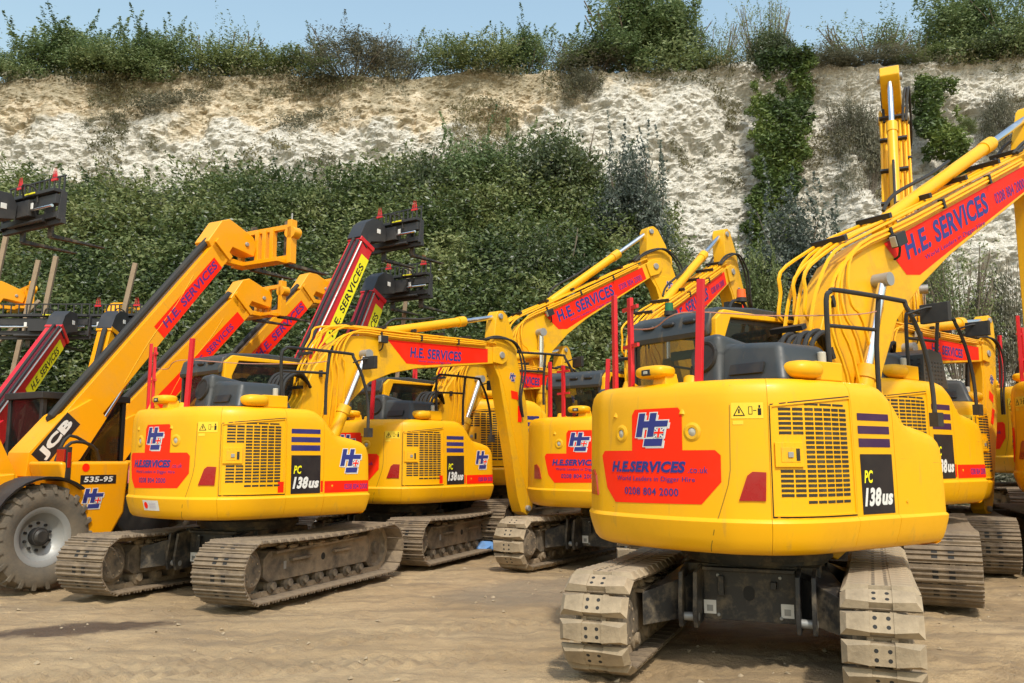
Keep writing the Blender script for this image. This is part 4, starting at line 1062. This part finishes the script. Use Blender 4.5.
mb.add(vs, [(i*k+j,(i+1)*k+j,(i+1)*k+j+1,i*k+j+1) for i in range(k-1) for j in range(k-1)], 'blue_sheet')
o = obj('plastic_sheet', mb); o.location = (-.35, 15.6, .01); tag(o, 'crumpled blue plastic sheet on the ground beside a track', 'plastic sheet')
sd = o.modifiers.new('Solidify', 'SOLIDIFY'); sd.thickness = .004

# ------------------------------------------------------------------ ground
def grid(name, xs, ys, fz, mat, smooth_=True):
    X, Y = np.meshgrid(xs, ys); Z = fz(X, Y)
    V = np.c_[X.ravel(), Y.ravel(), Z.ravel()]; nx = len(xs); ny = len(ys)
    i = np.arange(nx-1); j = np.arange(ny-1); I, J = np.meshgrid(i, j); a = (J*nx+I).ravel()
    F = np.c_[a, a+1, a+1+nx, a+nx]
    return npmesh(name, V, F, mat, smooth_)
def npmesh(name, V, F, mat, smooth_=True):
    me = bpy.data.meshes.new(name); n, k = F.shape
    me.vertices.add(len(V)); me.vertices.foreach_set('co', np.ascontiguousarray(V, dtype=np.float32).ravel())
    me.loops.add(n*k); me.loops.foreach_set('vertex_index', np.ascontiguousarray(F, dtype=np.int32).ravel())
    me.polygons.add(n); me.polygons.foreach_set('loop_start', np.arange(0, n*k, k, dtype=np.int32)); me.polygons.foreach_set('loop_total', np.full(n, k, dtype=np.int32))
    me.materials.append(MATS[mat]); me.update(calc_edges=True)
    me.polygons.foreach_set('use_smooth', [smooth_]*n); me.update()
    return me
NG = {}
def vnoise(x, y, sc, seed=0):
    if seed not in NG: NG[seed] = np.random.default_rng(seed).random((256, 256))
    G = NG[seed]; x = x*sc+1000.3; y = y*sc+1000.7
    xi = np.floor(x).astype(int); yi = np.floor(y).astype(int); fx = x-xi; fy = y-yi; fx = fx*fx*(3-2*fx); fy = fy*fy*(3-2*fy)
    g = lambda a, b_: G[a % 256, b_ % 256]
    return (g(xi,yi)*(1-fx)+g(xi+1,yi)*fx)*(1-fy)+(g(xi,yi+1)*(1-fx)+g(xi+1,yi+1)*fx)*fy-.5
def fbm(x, y, sc, o=5, seed=0): return sum(vnoise(x, y, sc*2**k, seed+k)*.5**k for k in range(o))
def gz(X, Y):
    z = .05*fbm(X, Y, .5, 5, 3)+.035*fbm(X, Y, 5, 4, 9)-.02
    # cleated wheel and track ruts crossing the foreground
    for (ax, ay, ang, wd, amp, per) in ((-2.9,7.15,R(76),.24,.020,.16),(-1.0,8.6,R(60),.26,.016,.17),(3.9,7.2,R(45),.25,.016,.15),(.2,6.75,R(66),.22,.014,.16)):
        dx, dy = sin(ang), cos(ang)
        u = (X-ax)*dx+(Y-ay)*dy; v = -(X-ax)*dy+(Y-ay)*dx+.12*np.sin(u*.5)
        m_ = np.exp(-(v/wd)**4)*np.exp(-(u/3.2)**4)
        z += m_*(amp*np.sin(2*pi*(u+.6*abs(v))/per)-.010)
    d_ = np.hypot(X-2, Y-10)
    return np.minimum(z, .03)
xs = np.r_[np.linspace(-400,-60,12), np.linspace(-55,-9.3,24), np.arange(-9,8,.032), np.linspace(8.1,14,34), np.linspace(15,55,20), np.linspace(60,400,12)]
ys = np.r_[np.linspace(-300,-20,10), np.linspace(-15,5,10), np.arange(5.2,13,.032), np.arange(13,22,.10), np.linspace(22.3,60,20), np.linspace(80,400,8)]
o = bpy.data.objects.new('ground', grid('ground', xs, ys, gz, 'yard_dirt')); COL.objects.link(o); o['kind'] = 'structure'
# loose stones
V = []; F = []
for i in range(1500):
    x = rng.uniform(-8, 7); y = 6+rng.random()**1.3*12; r_ = .006+.022*rng.random()**4
    if rng.random() < .01: r_ *= 2.2
    o_ = len(V); z = float(gz(np.array(x), np.array(y)))
    pts = rng.normal(size=(6,3))*.25+np.array([[1,0,0],[-1,0,0],[0,1,0],[0,-1,0],[0,0,.8],[0,0,-.8]])
    V += [(x+p[0]*r_, y+p[1]*r_, z+p[2]*r_+r_*.3) for p in pts]
    F += [(o_+a, o_+b_, o_+c_) for a, b_, c_ in ((0,2,4),(2,1,4),(1,3,4),(3,0,4),(2,0,5),(1,2,5),(3,1,5),(0,3,5))]
o = bpy.data.objects.new('gravel', npmesh('gravel', np.array(V), np.array(F), 'stone', False)); COL.objects.link(o); tag(o, 'scattered small pale stones on the dirt yard', 'gravel', None, 'stuff')

# ------------------------------------------------------------------ cliff
HT = 18.7
def cliff_pos(x, t):     # t 0..1 up the face, >1 back over the plateau
    top = HT+.5*fbm(x, x*0, .12, 3, 21)+.012*np.clip(x, 0, 40)
    k = 1/(1+np.exp((x-4)/2.0))      # 1 on the left, 0 right
    tt = np.clip(t, 0, 1)
    z = tt*top
    y = 33.2+(1-k)*(tt*3.0)+k*(tt*1.2+6.0*np.clip(tt-.45,0,1)**1.3)
    return y, z, top, k
xs = np.r_[np.linspace(-46, -28, 60), np.linspace(-27.9, 30, 860), np.linspace(30.1, 50, 60)]; ts = np.linspace(0, 1, 340)
X, Tt = np.meshgrid(xs, ts); Y, Z, top, k = cliff_pos(X, Tt)
rough = 1.5*fbm(X, Z, .13, 4, 31)+1.1*fbm(X, Z*.8, .45, 6, 33)+.35*np.abs(fbm(X*1.0, Z*1.6, 1.6, 4, 37))
fine = .16*fbm(X, Z*1.3, 3.2, 3, 44)+.10*np.abs(fbm(X*1.2, Z*2.2, 5.5, 3, 45))
Y = Y-rough*np.clip((1.02-Tt)*8, .25, 1)-fine*1.3
ridge = .35*fbm(X, Z, 2.2, 3, 41); Z = Z+ridge*.4*np.clip((1-Tt)*6, 0, 1)+(.55*fbm(X, X*0, .5, 4, 43))*np.clip((Tt-.8)*5, 0, 1)
# plateau rows
X2 = np.vstack([X, X[-1:], X[-1:], X[-1:]]); Y2 = np.vstack([Y, Y[-1:]+.5, Y[-1:]+6, Y[-1:]+60]); Z2 = np.vstack([Z, Z[-1:]+.12, Z[-1:]+.3, Z[-1:]+1])
V = np.c_[X2.ravel(), Y2.ravel(), Z2.ravel()]; nx = len(xs); ny = X2.shape[0]
I, J = np.meshgrid(np.arange(nx-1), np.arange(ny-1)); a = (J*nx+I).ravel(); F = np.c_[a, a+1, a+1+nx, a+nx]
o = bpy.data.objects.new('cliff', npmesh('cliff', V, F, 'chalk', False)); COL.objects.link(o); o['kind'] = 'structure'
def cliff_y(x, z):
    t = z/HT; y, _, _, _ = cliff_pos(np.array(x, float), np.array(t, float)); return float(y)
# talus slope at the foot
def talus(X, Y):
    k = 1/(1+np.exp((X-6.5)/1.0)); bump_ = np.exp(-((X-1.0)/5.5)**4)
    h_ = (11.6+.4*bump_-1.5*np.exp(-((X+12)/9)**2)*0)*k+2.6*(1-k)+2.6*np.exp(-((X-10.5)/2)**2)
    return np.clip((Y-23.5)/9.5, 0, 1.1)**.8*h_+.5*fbm(X, Y, .4, 3, 51)-.3*(Y < 24)
o = bpy.data.objects.new('hillside', grid('hillside', np.linspace(-46,50,200), np.linspace(22.5,36,50), talus, 'soil')); COL.objects.link(o); o['kind'] = 'structure'

# ------------------------------------------------------------------ foliage
def leaves(C_, size, up=.3, seed=1, flat=.55):
    r_ = np.random.default_rng(seed); n = len(C_)
    a = r_.normal(size=(n,3)); a[:,2] *= flat; a /= np.linalg.norm(a, axis=1)[:,None]
    nrm = r_.normal(size=(n,3)); nrm[:,2] += up*3; nrm[:,1] -= .6
    b_ = np.cross(nrm, a); b_ /= np.linalg.norm(b_, axis=1)[:,None]+1e-9
    s_ = size*(.55+.9*r_.random(n))[:,None]
    V = np.stack([C_-a*s_, C_+b_*s_*.42, C_+a*s_, C_-b_*s_*.42], 1).reshape(-1,3)
    F = np.arange(4*n).reshape(-1,4); return V, F
def clumps(lobes, n, seed, rnd=.16, shell=.55):
    """points spread in the outer volume of many small uneven lobes; lobes: (x,y,z,rx,ry,rz)"""
    r_ = np.random.default_rng(seed); L = np.array(lobes); wgt = (L[:,3]*L[:,4]+L[:,3]*L[:,5]); k = r_.choice(len(L), n, p=wgt/wgt.sum())
    d = r_.normal(size=(n,3)); d /= np.linalg.norm(d, axis=1)[:,None]
    # directional lumpiness
    ph = r_.random((len(L),4))*6.28
    lump = 1+.22*np.sin(3*np.arctan2(d[:,1],d[:,0])+ph[k,0]+2*d[:,2])+.18*np.sin(5*d[:,2]*2+ph[k,1]+d[:,0]*3)
    rad = (shell+(1-shell)*r_.random(n)**.5)*lump*(1+rnd*r_.normal(size=n)*.7)
    return L[k,:3]+d*L[k,3:6]*rad[:,None]
def bush_mesh(key, W, Hh, n, leaf, mat, seed, lob=16, twigs=10, spiky=.0):
    r_ = np.random.default_rng(seed); lobes = []
    for i in range(lob):
        x = r_.uniform(-1,1); z = r_.random()**.8; wd = math.sqrt(max(.05, 1-z*z*.9))
        rr = r_.uniform(.14,.30)
        lobes.append((x*W*.5*wd, r_.uniform(-.5,.5)*W*.45*wd, Hh*(.12+.78*z*(1-.3*abs(x))), W*rr, W*rr, Hh*rr*r_.uniform(.7,1.1)))
    C_ = clumps(lobes, n, seed)
    if spiky:   # shoots standing out of the crown
        sp = []
        for i in range(int(26*spiky)):
            b_ = np.array([r_.uniform(-.5,.5)*W, r_.uniform(-.3,.3)*W, Hh*r_.uniform(.5,.85)]); d_ = np.array([r_.normal()*.35, r_.normal()*.25, 1.]); Ln = Hh*r_.uniform(.2,.5)
            m_ = int(n*.006)+10
            t = r_.random(m_); sp.append(b_+d_*(t*Ln)[:,None]+r_.normal(size=(m_,3))*(.10*Hh/3*(1.1-t))[:,None])
        C_ = np.vstack([C_]+sp)
    C_[:,2] = np.maximum(C_[:,2], .02)
    V, F = leaves(C_, leaf, .3, seed)
    me = npmesh(key, V, F, mat, False)
    tb = MB()
    for i in range(twigs):
        x = r_.uniform(-.35,.35)*W; tpx = x*1.6+r_.normal()*.2; hz = Hh*r_.uniform(.6,1.02)
        tb.tube([(x*.3, 0, -.1), (x, r_.normal()*.2, hz*.45), (tpx, r_.normal()*.3, hz)], .018*Hh/3, 'twig', 5, 3)
    return me, tb.mesh('stem')
BU = {}
def bkind(kind, **kw): BU[kind] = bush_mesh(kind, **kw)
bkind('green', W=4, Hh=3, n=15300, leaf=0.065, mat='leaf_green', seed=11, spiky=.6)
bkind('green2', W=3.2, Hh=3.6, n=15300, leaf=0.065, mat='leaf_green', seed=12, spiky=1)
bkind('mid', W=5, Hh=2.4, n=15300, leaf=0.058, mat='leaf_mid', seed=13, lob=20, spiky=.5)
bkind('mid2', W=3.6, Hh=2.8, n=13600, leaf=0.058, mat='leaf_mid', seed=14, spiky=1)
bkind('grey', W=4, Hh=3.0, n=11050, leaf=0.048, mat='leaf_grey', seed=15, lob=14, twigs=40, spiky=1)
bkind('sparse', W=3.2, Hh=3.4, n=3740, leaf=0.051, mat='leaf_mid', seed=16, lob=12, twigs=46, spiky=1.4)
bkind('blue', W=3.2, Hh=3.2, n=16150, leaf=0.065, mat='leaf_blue', seed=17, lob=14, spiky=.8)
bkind('dark', W=4, Hh=3, n=20400, leaf=0.068, mat='leaf_dark', seed=18, lob=20)
bkind('olive', W=4, Hh=2.2, n=13600, leaf=0.051, mat='leaf_grey', seed=19, lob=16, twigs=30)
def bush(kind, x, y, z, sx, sz, label, cat='bush', group=None, rz=None, name='bush', flip=False):
    fm, tm = BU[kind]
    root = empty(name, label, cat, group, (x, y, z), rz if rz is not None else random.uniform(-.4,.4), 1)
    root.scale = (sx*(-1 if flip else 1), sx, sz)
    obj('foliage', fm, root); obj('stem', tm, root); return root
def top_bush(kind, px, pybase, pytop, pw, label, Yd=38.5, flip=False, rz=None, name='bush', cat='bush'):
    """clifftop plant standing at Yd whose crown spans roughly the given picture size"""
    x, _ = ray(px, pybase, Yd); e_, _, t_, _ = cliff_pos(np.array(x), np.array(1.0)); Yd = float(e_)+.4+(abs(px*7.3) % 1)*1.2
    x, _ = ray(px, pybase, Yd); z0 = float(t_)-.25; _, z1 = ray(px, pytop, Yd); W = pw/FL*Yd*1.18
    base = {'green':(4.6,3.1),'green2':(3.8,4.0),'mid':(5.6,2.6),'mid2':(4.2,3.2),'grey':(4.6,3.4),'sparse':(3.8,3.9),'blue':(3.8,3.6),'dark':(4.6,3.0),'olive':(4.6,2.3)}[kind]
    return bush(kind, x, Yd, z0, W/base[0], (z1-z0)/base[1]*(.97 if pytop < 0 else .86), label, cat, 'bushes along the cliff top', rz, name, flip)
TB = [('green',8,92,38,70,'small green bush at the left end of the cliff top'),
('green2',62,92,8,92,'tall green clifftop bush near the left picture edge',),
('green',110,90,22,90,'green clifftop bush with loose shoots right of the tallest left one'),
('mid',118,92,42,120,'low yellow-green spreading bush on the left cliff top'),
('green2',150,92,16,70,'upright green clifftop bush before the first gap'),
('sparse',222,90,12,80,'thin airy clifftop bush with bare shoots against the sky'),
('mid',232,90,38,120,'broad mid-green bush on the cliff top over the tan patch'),
('mid2',290,92,36,80,'loose mid-green bush left of the big grey one'),
('grey',350,105,22,110,'large grey-leaved bush spilling over the cliff edge'),
('grey',395,100,32,80,'smaller grey bush right of the large spilling one'),
('mid',470,82,30,120,'wide bright green bush in the middle of the cliff top'),
('green2',525,80,14,60,'taller green bush at the end of the middle hedge'),
('grey',590,110,35,90,'brownish grey bush hanging over the cliff edge left of the big tree'),
('green',600,90,22,90,'green bush at the left foot of the big clifftop tree'),
('green2',640,85,-30,110,'tall dense green tree rising out of the picture above the cliff'),
('green2',668,85,-12,80,'second dense green tree right beside the tallest one'),
('sparse',712,90,5,60,'thin spiky bush right of the tall trees'),
('mid',700,92,50,80,'low bush under the thin spiky one'),
('dark',778,90,24,58,'dark bush above the hanging ivy column'),
('sparse',765,70,-14,50,'bare twiggy shrub sticking up behind the dark bush'),
('grey',820,105,48,90,'low grey bush right of the ivy column'),
('sparse',868,85,6,90,'airy green shrub on the right cliff top'),
('olive',880,95,50,110,'low olive bush on the right cliff top'),
('sparse',915,80,14,70,'thin wispy shrub before the right-hand trees'),
('mid2',940,95,40,70,'rounded bush on the right cliff edge'),
('green2',975,90,-22,90,'tall pale green tree at the top right corner'),
('dark',1000,105,36,80,'dark bush overhanging the cliff at the right edge'),
('green',1030,90,-8,90,'leafy tree cut by the right picture edge on the cliff')]
for i, t in enumerate(TB):
    nm = 'tree' if ' tree ' in ' '+t[5]+' ' and 'foot of' not in t[5] and 'left of' not in t[5] and 'right of the tall' not in t[5] and 'before' not in t[5] else 'bush'
    k = 1/(1+math.exp((((t[1]-512)/FL*39)-4)/2.0)); yd = (37.0 if k < .5 else 40.0)+ (i % 3)*.5
    top_bush(t[0], t[1], t[2], t[3], t[4], t[5], Yd=yd, flip=bool(i % 2), name=nm, cat=nm)
# face shrubs on the cliff and particular bushes at its foot
def face_bush(kind, px, py, pw, ph, label, Yd, **kw):
    x, z0 = ray(px, py+ph/2, Yd); _, z1 = ray(px, py-ph/2, Yd); W = pw/FL*Yd
    base = {'grey':(4.6,3.4),'blue':(3.8,3.6),'dark':(4.6,3.0),'olive':(4.6,2.3),'green':(4.6,3.1),'mid':(5.6,2.6),'mid2':(4.2,3.2),'sparse':(3.8,3.9)}[kind]
    return bush(kind, x, Yd, z0, W/base[0], (z1-z0)/base[1], label, 'bush', 'bushes on and below the cliff face', **kw)
for a in [('olive',60,112,60,28,'low olive scrub patch high on the left cliff face',37.3),('olive',190,108,110,30,'wide olive scrub patch on the left cliff face',37.3),
    ('olive',330,128,110,36,'dry scrub patch below the large grey bush',37),('olive',115,125,60,26,'dry tuft of scrub below the left cliff edge',36.8),
    ('grey',400,110,60,55,'scraggy grey shrub clinging to the cliff below the edge',37),('mid2',240,122,26,20,'small green tuft on the white cliff face',36.6),
    ('grey',580,88,60,44,'hanging brown scrub under the left side of the big tree',36.2),
    ('grey',850,125,56,60,'sparse grey shrub on the chalk right of the ivy column',35.3),('olive',870,150,60,100,'thin dry creeper hanging beside the tall boom',35.0),
    ('mid2',968,125,24,18,'small green tuft on the chalk at the right',35),('olive',1005,118,40,70,'dry hanging scrub at the right picture edge',35.2),
    ('blue',636,205,80,135,'dark blue-grey leaved bush at the right end of the thicket',29.5),('dark',560,190,120,120,'dark dense bush in the upper middle of the thicket',31),
    ('green',485,175,110,90,'bright green bush topping the middle thicket',31.5),('dark',430,210,110,120,'dark bush at the left of the middle thicket',31),
    ('mid',300,215,120,70,'mid-green bush in the left thicket',30.5),('dark',545,290,110,120,'shadowy dark bush behind the number 1 arm',27.5),
    ('sparse',690,300,60,100,'thin pale shrub below the white chalk',28.5),('mid2',655,335,80,70,'low bush behind the raised booms',27.5),
    ('blue',800,265,110,150,'grey-green bush below the ivy column',29.5),('mid2',760,300,70,120,'leafy bush at the left foot of the ivy column',28.5),
    ('sparse',960,300,90,150,'tangled thin shrub right of the folded boom',25),('olive',1005,330,80,150,'dry grey bush at the right edge behind the posts',25.5),('grey',930,290,70,120,'grey twiggy shrub behind the large sloping boom',26.5)]:
    face_bush(*a)
# ivy columns on the face
def ivy(poly, n, label, leaf=.085, mat='leaf_ivy', lift=.55, seed=3):
    r_ = np.random.default_rng(seed); P_ = []
    xs_ = [p[0] for p in poly]; ys_ = [p[1] for p in poly]
    while len(P_) < n:
        x = r_.uniform(min(xs_)-2, max(xs_)+2); y = r_.uniform(min(ys_), max(ys_)); ins = False
        xj = x+4*math.sin(y*.21+seed)+3*math.sin(y*.5); 
        for i in range(len(poly)):
            (ax, ay), (bx, by) = poly[i-1], poly[i]
            if (ay > y) != (by > y) and xj < (bx-ax)*(y-ay)/(by-ay)+ax: ins = not ins
        if not ins: continue
        Yd = 34.2
        for _ in range(3):
            X_, Z_ = ray(x, y, Yd); Yd = cliff_y(X_, Z_)-.2
        lum = float(fbm(np.array(X_), np.array(Z_), .9, 3, 71))
        if lum < -.36+.1*r_.random(): continue
        P_.append((X_, Yd-.7*lift*(1+1.6*lum)-abs(r_.normal())*.22, Z_+r_.normal()*.05))
    V, F = leaves(np.array(P_), leaf, .25, seed)
    o = bpy.data.objects.new('ivy', npmesh('ivy', V, F, mat, False)); COL.objects.link(o); return tag(o, label, 'ivy')
ivy([(752,58),(805,55),(808,110),(800,170),(790,215),(795,300),(745,310),(740,230),(752,180),(748,120)], 30000, 'long column of hanging ivy down the white cliff')
ivy([(906,82),(948,86),(952,130),(965,165),(960,188),(935,190),(920,160),(908,130)], 11000, 'ivy patch on the chalk right of the upright boom', seed=5)

# thicket covering the slope at the foot of the cliff
def thicket(x0, x1, zmax, n, lobN, mat, label, seed, leaf=.078, name='thicket', yj=0):
    r_ = np.random.default_rng(seed); lobes = []
    while len(lobes) < lobN:
        x = r_.uniform(x0, x1); y = r_.uniform(23.2, 32.6); z = float(talus(np.array(x), np.array(y)))
        lim = zmax(x)
        if z > lim+.3: continue
        rr = r_.uniform(.45,1.5)
        lobes.append((x, y-.4, min(z+r_.uniform(.2,1.2), lim), rr*1.15, rr*.8, rr*r_.uniform(.6,1.0)))
    C_ = clumps(lobes, n, seed, shell=.7); sh = []
    for i in range(int(len(lobes)*1.6)):      # shoots that stick out and break the outline
        L_ = lobes[r_.integers(len(lobes))]; m_ = 46; t = r_.random(m_)
        d_ = np.array([r_.normal()*.5, -.35+r_.normal()*.3, 1.0]); b_ = np.array([L_[0]+r_.normal()*.5, L_[1], L_[2]+L_[5]*.55])
        sh.append(b_+d_*(t*r_.uniform(.5,1.3))[:,None]+r_.normal(size=(m_,3))*(.12*(1.15-t))[:,None])
    C_ = np.vstack([C_]+sh); C_ = C_[C_[:,2] > .05]
    V, F = leaves(C_, leaf, .35, seed)
    o = bpy.data.objects.new(name, npmesh(name, V, F, mat, False)); COL.objects.link(o); return tag(o, label, 'thicket', None, 'stuff')
tl = lambda x: float(np.interp(x, [-30,-14,-10,-7,-5.6,-4.2,-2,1,3,5,6.2,7], [11.0,11.3,11.6,11.2,10.9,12.2,13.2,13.5,13.2,12.3,10.5,7]))
thicket(-30, 6.6, tl, 640000, 700, 'leaf_thick', 'dense dark bramble thicket covering the slope below the cliff', 5)
thicket(-24, 6.0, tl, 110000, 170, 'leaf_mid', 'lighter green growth mixed through the dark thicket', 6, name='undergrowth')
tr_ = lambda x: float(np.interp(x, [6,9,11,12.5,14,20,40], [1.5,5.5,5.5,3.5,3.5,5.0,5]))
thicket(6.0, 34, tr_, 90000, 200, 'leaf_grey', 'greyish scrub growing at the foot of the right-hand cliff', 7, .085, 'scrub')
# ragged growth on the cliff face and along its edge
def face_y(x, z):
    y, zz_, tp, kk = cliff_pos(x, z/HT)
    rg = 1.5*fbm(x, z, .13, 4, 31)+1.1*fbm(x, z*.8, .45, 6, 33)+.35*np.abs(fbm(x*1.0, z*1.6, 1.6, 4, 37))
    return y-rg*np.clip((1.02-z/HT)*8, .25, 1), kk
r_ = np.random.default_rng(9)
def scrub(n, mat, seed, thr_l, thr_r, leaf, label, name):
    r_ = np.random.default_rng(seed); x = r_.uniform(-30, 34, n); z = r_.uniform(8, 18.6, n); y, kk = face_y(x, z)
    m_ = fbm(x, z*1.7, .30, 5, seed+60)+.30*fbm(x*1.2, z*1.2, 1.8, 3, seed+70)
    hgt = np.clip((z-12.6)/5.5, 0, 1)
    thr = np.where(kk > .5, thr_l-.30*hgt, thr_r+.06-.12*hgt)
    k_ = m_ > thr
    P_ = np.c_[x, y-.05-np.abs(r_.normal(size=n))*.22, z+np.abs(r_.normal(size=n))*.12][k_]
    V, F = leaves(P_, leaf, .2, seed, 1.2)
    o = bpy.data.objects.new(name, npmesh(name, V, F, mat, False)); COL.objects.link(o); tag(o, label, name, None, 'stuff')
scrub(210000, 'leaf_olive', 91, .33, .40, .065, 'olive tufts and dry creepers scattered over the cliff face', 'scrub')
xs_ = r_.uniform(-32, 34, 15000); yy, zz_, tp, kk = cliff_pos(xs_, np.ones_like(xs_)); tp = tp+.55*fbm(xs_, xs_*0, .5, 4, 43)
keep = fbm(xs_, xs_*0, .5, 4, 83) > -.18
P_ = np.c_[xs_, yy+r_.uniform(-.7,.6,len(xs_)), tp-.05+r_.normal(size=len(xs_))*.14][keep]
V, F = leaves(P_, .07, .2, 9, 1.6)
o = bpy.data.objects.new('grass', npmesh('grass', V, F, 'leaf_olive', False)); COL.objects.link(o); tag(o, 'rough grass fringe along the cliff edge', 'grass', None, 'stuff')

# ------------------------------------------------------------------ light, sky, camera
w = bpy.data.worlds.new('World'); S.world = w; w.use_nodes = True; nt = w.node_tree
sky = nt.nodes.new('ShaderNodeTexSky'); sky.sky_type = 'NISHITA'; sky.sun_disc = False
EL, AZ = 53, 12   # sun height; degrees to the right of straight behind the camera
sky.sun_elevation = R(EL); sky.sun_rotation = R(180-AZ); sky.dust_density = 2.4; sky.air_density = 2.4; sky.ozone_density = 3.0
nt.links.new(sky.outputs[0], nt.nodes['Background'].inputs[0]); nt.nodes['Background'].inputs[1].default_value = .15
sl = bpy.data.lights.new('sun', 'SUN'); sl.energy = 2.5; sl.angle = R(3.0); sl.color = (1,.93,.80)
so = bpy.data.objects.new('sun', sl); COL.objects.link(so)
d = Vector((sin(R(AZ))*cos(R(EL)), -cos(R(AZ))*cos(R(EL)), sin(R(EL)))); so.rotation_euler = d.to_track_quat('Z', 'Y').to_euler(); so.location = (0,0,40)
cam = bpy.data.cameras.new('camera'); cam.sensor_width = 36; cam.lens = FL*36/1024; cam.clip_end = 2000
co = bpy.data.objects.new('camera', cam); COL.objects.link(co); co.location = (0,0,CAMZ); co.rotation_euler = (pi/2+PIT, 0, 0); S.camera = co
S.view_settings.view_transform = 'Standard'; S.view_settings.look = 'None'; S.view_settings.exposure = .40; S.view_settings.gamma = 1
S.cycles.max_bounces = 6; S.cycles.transparent_max_bounces = 8
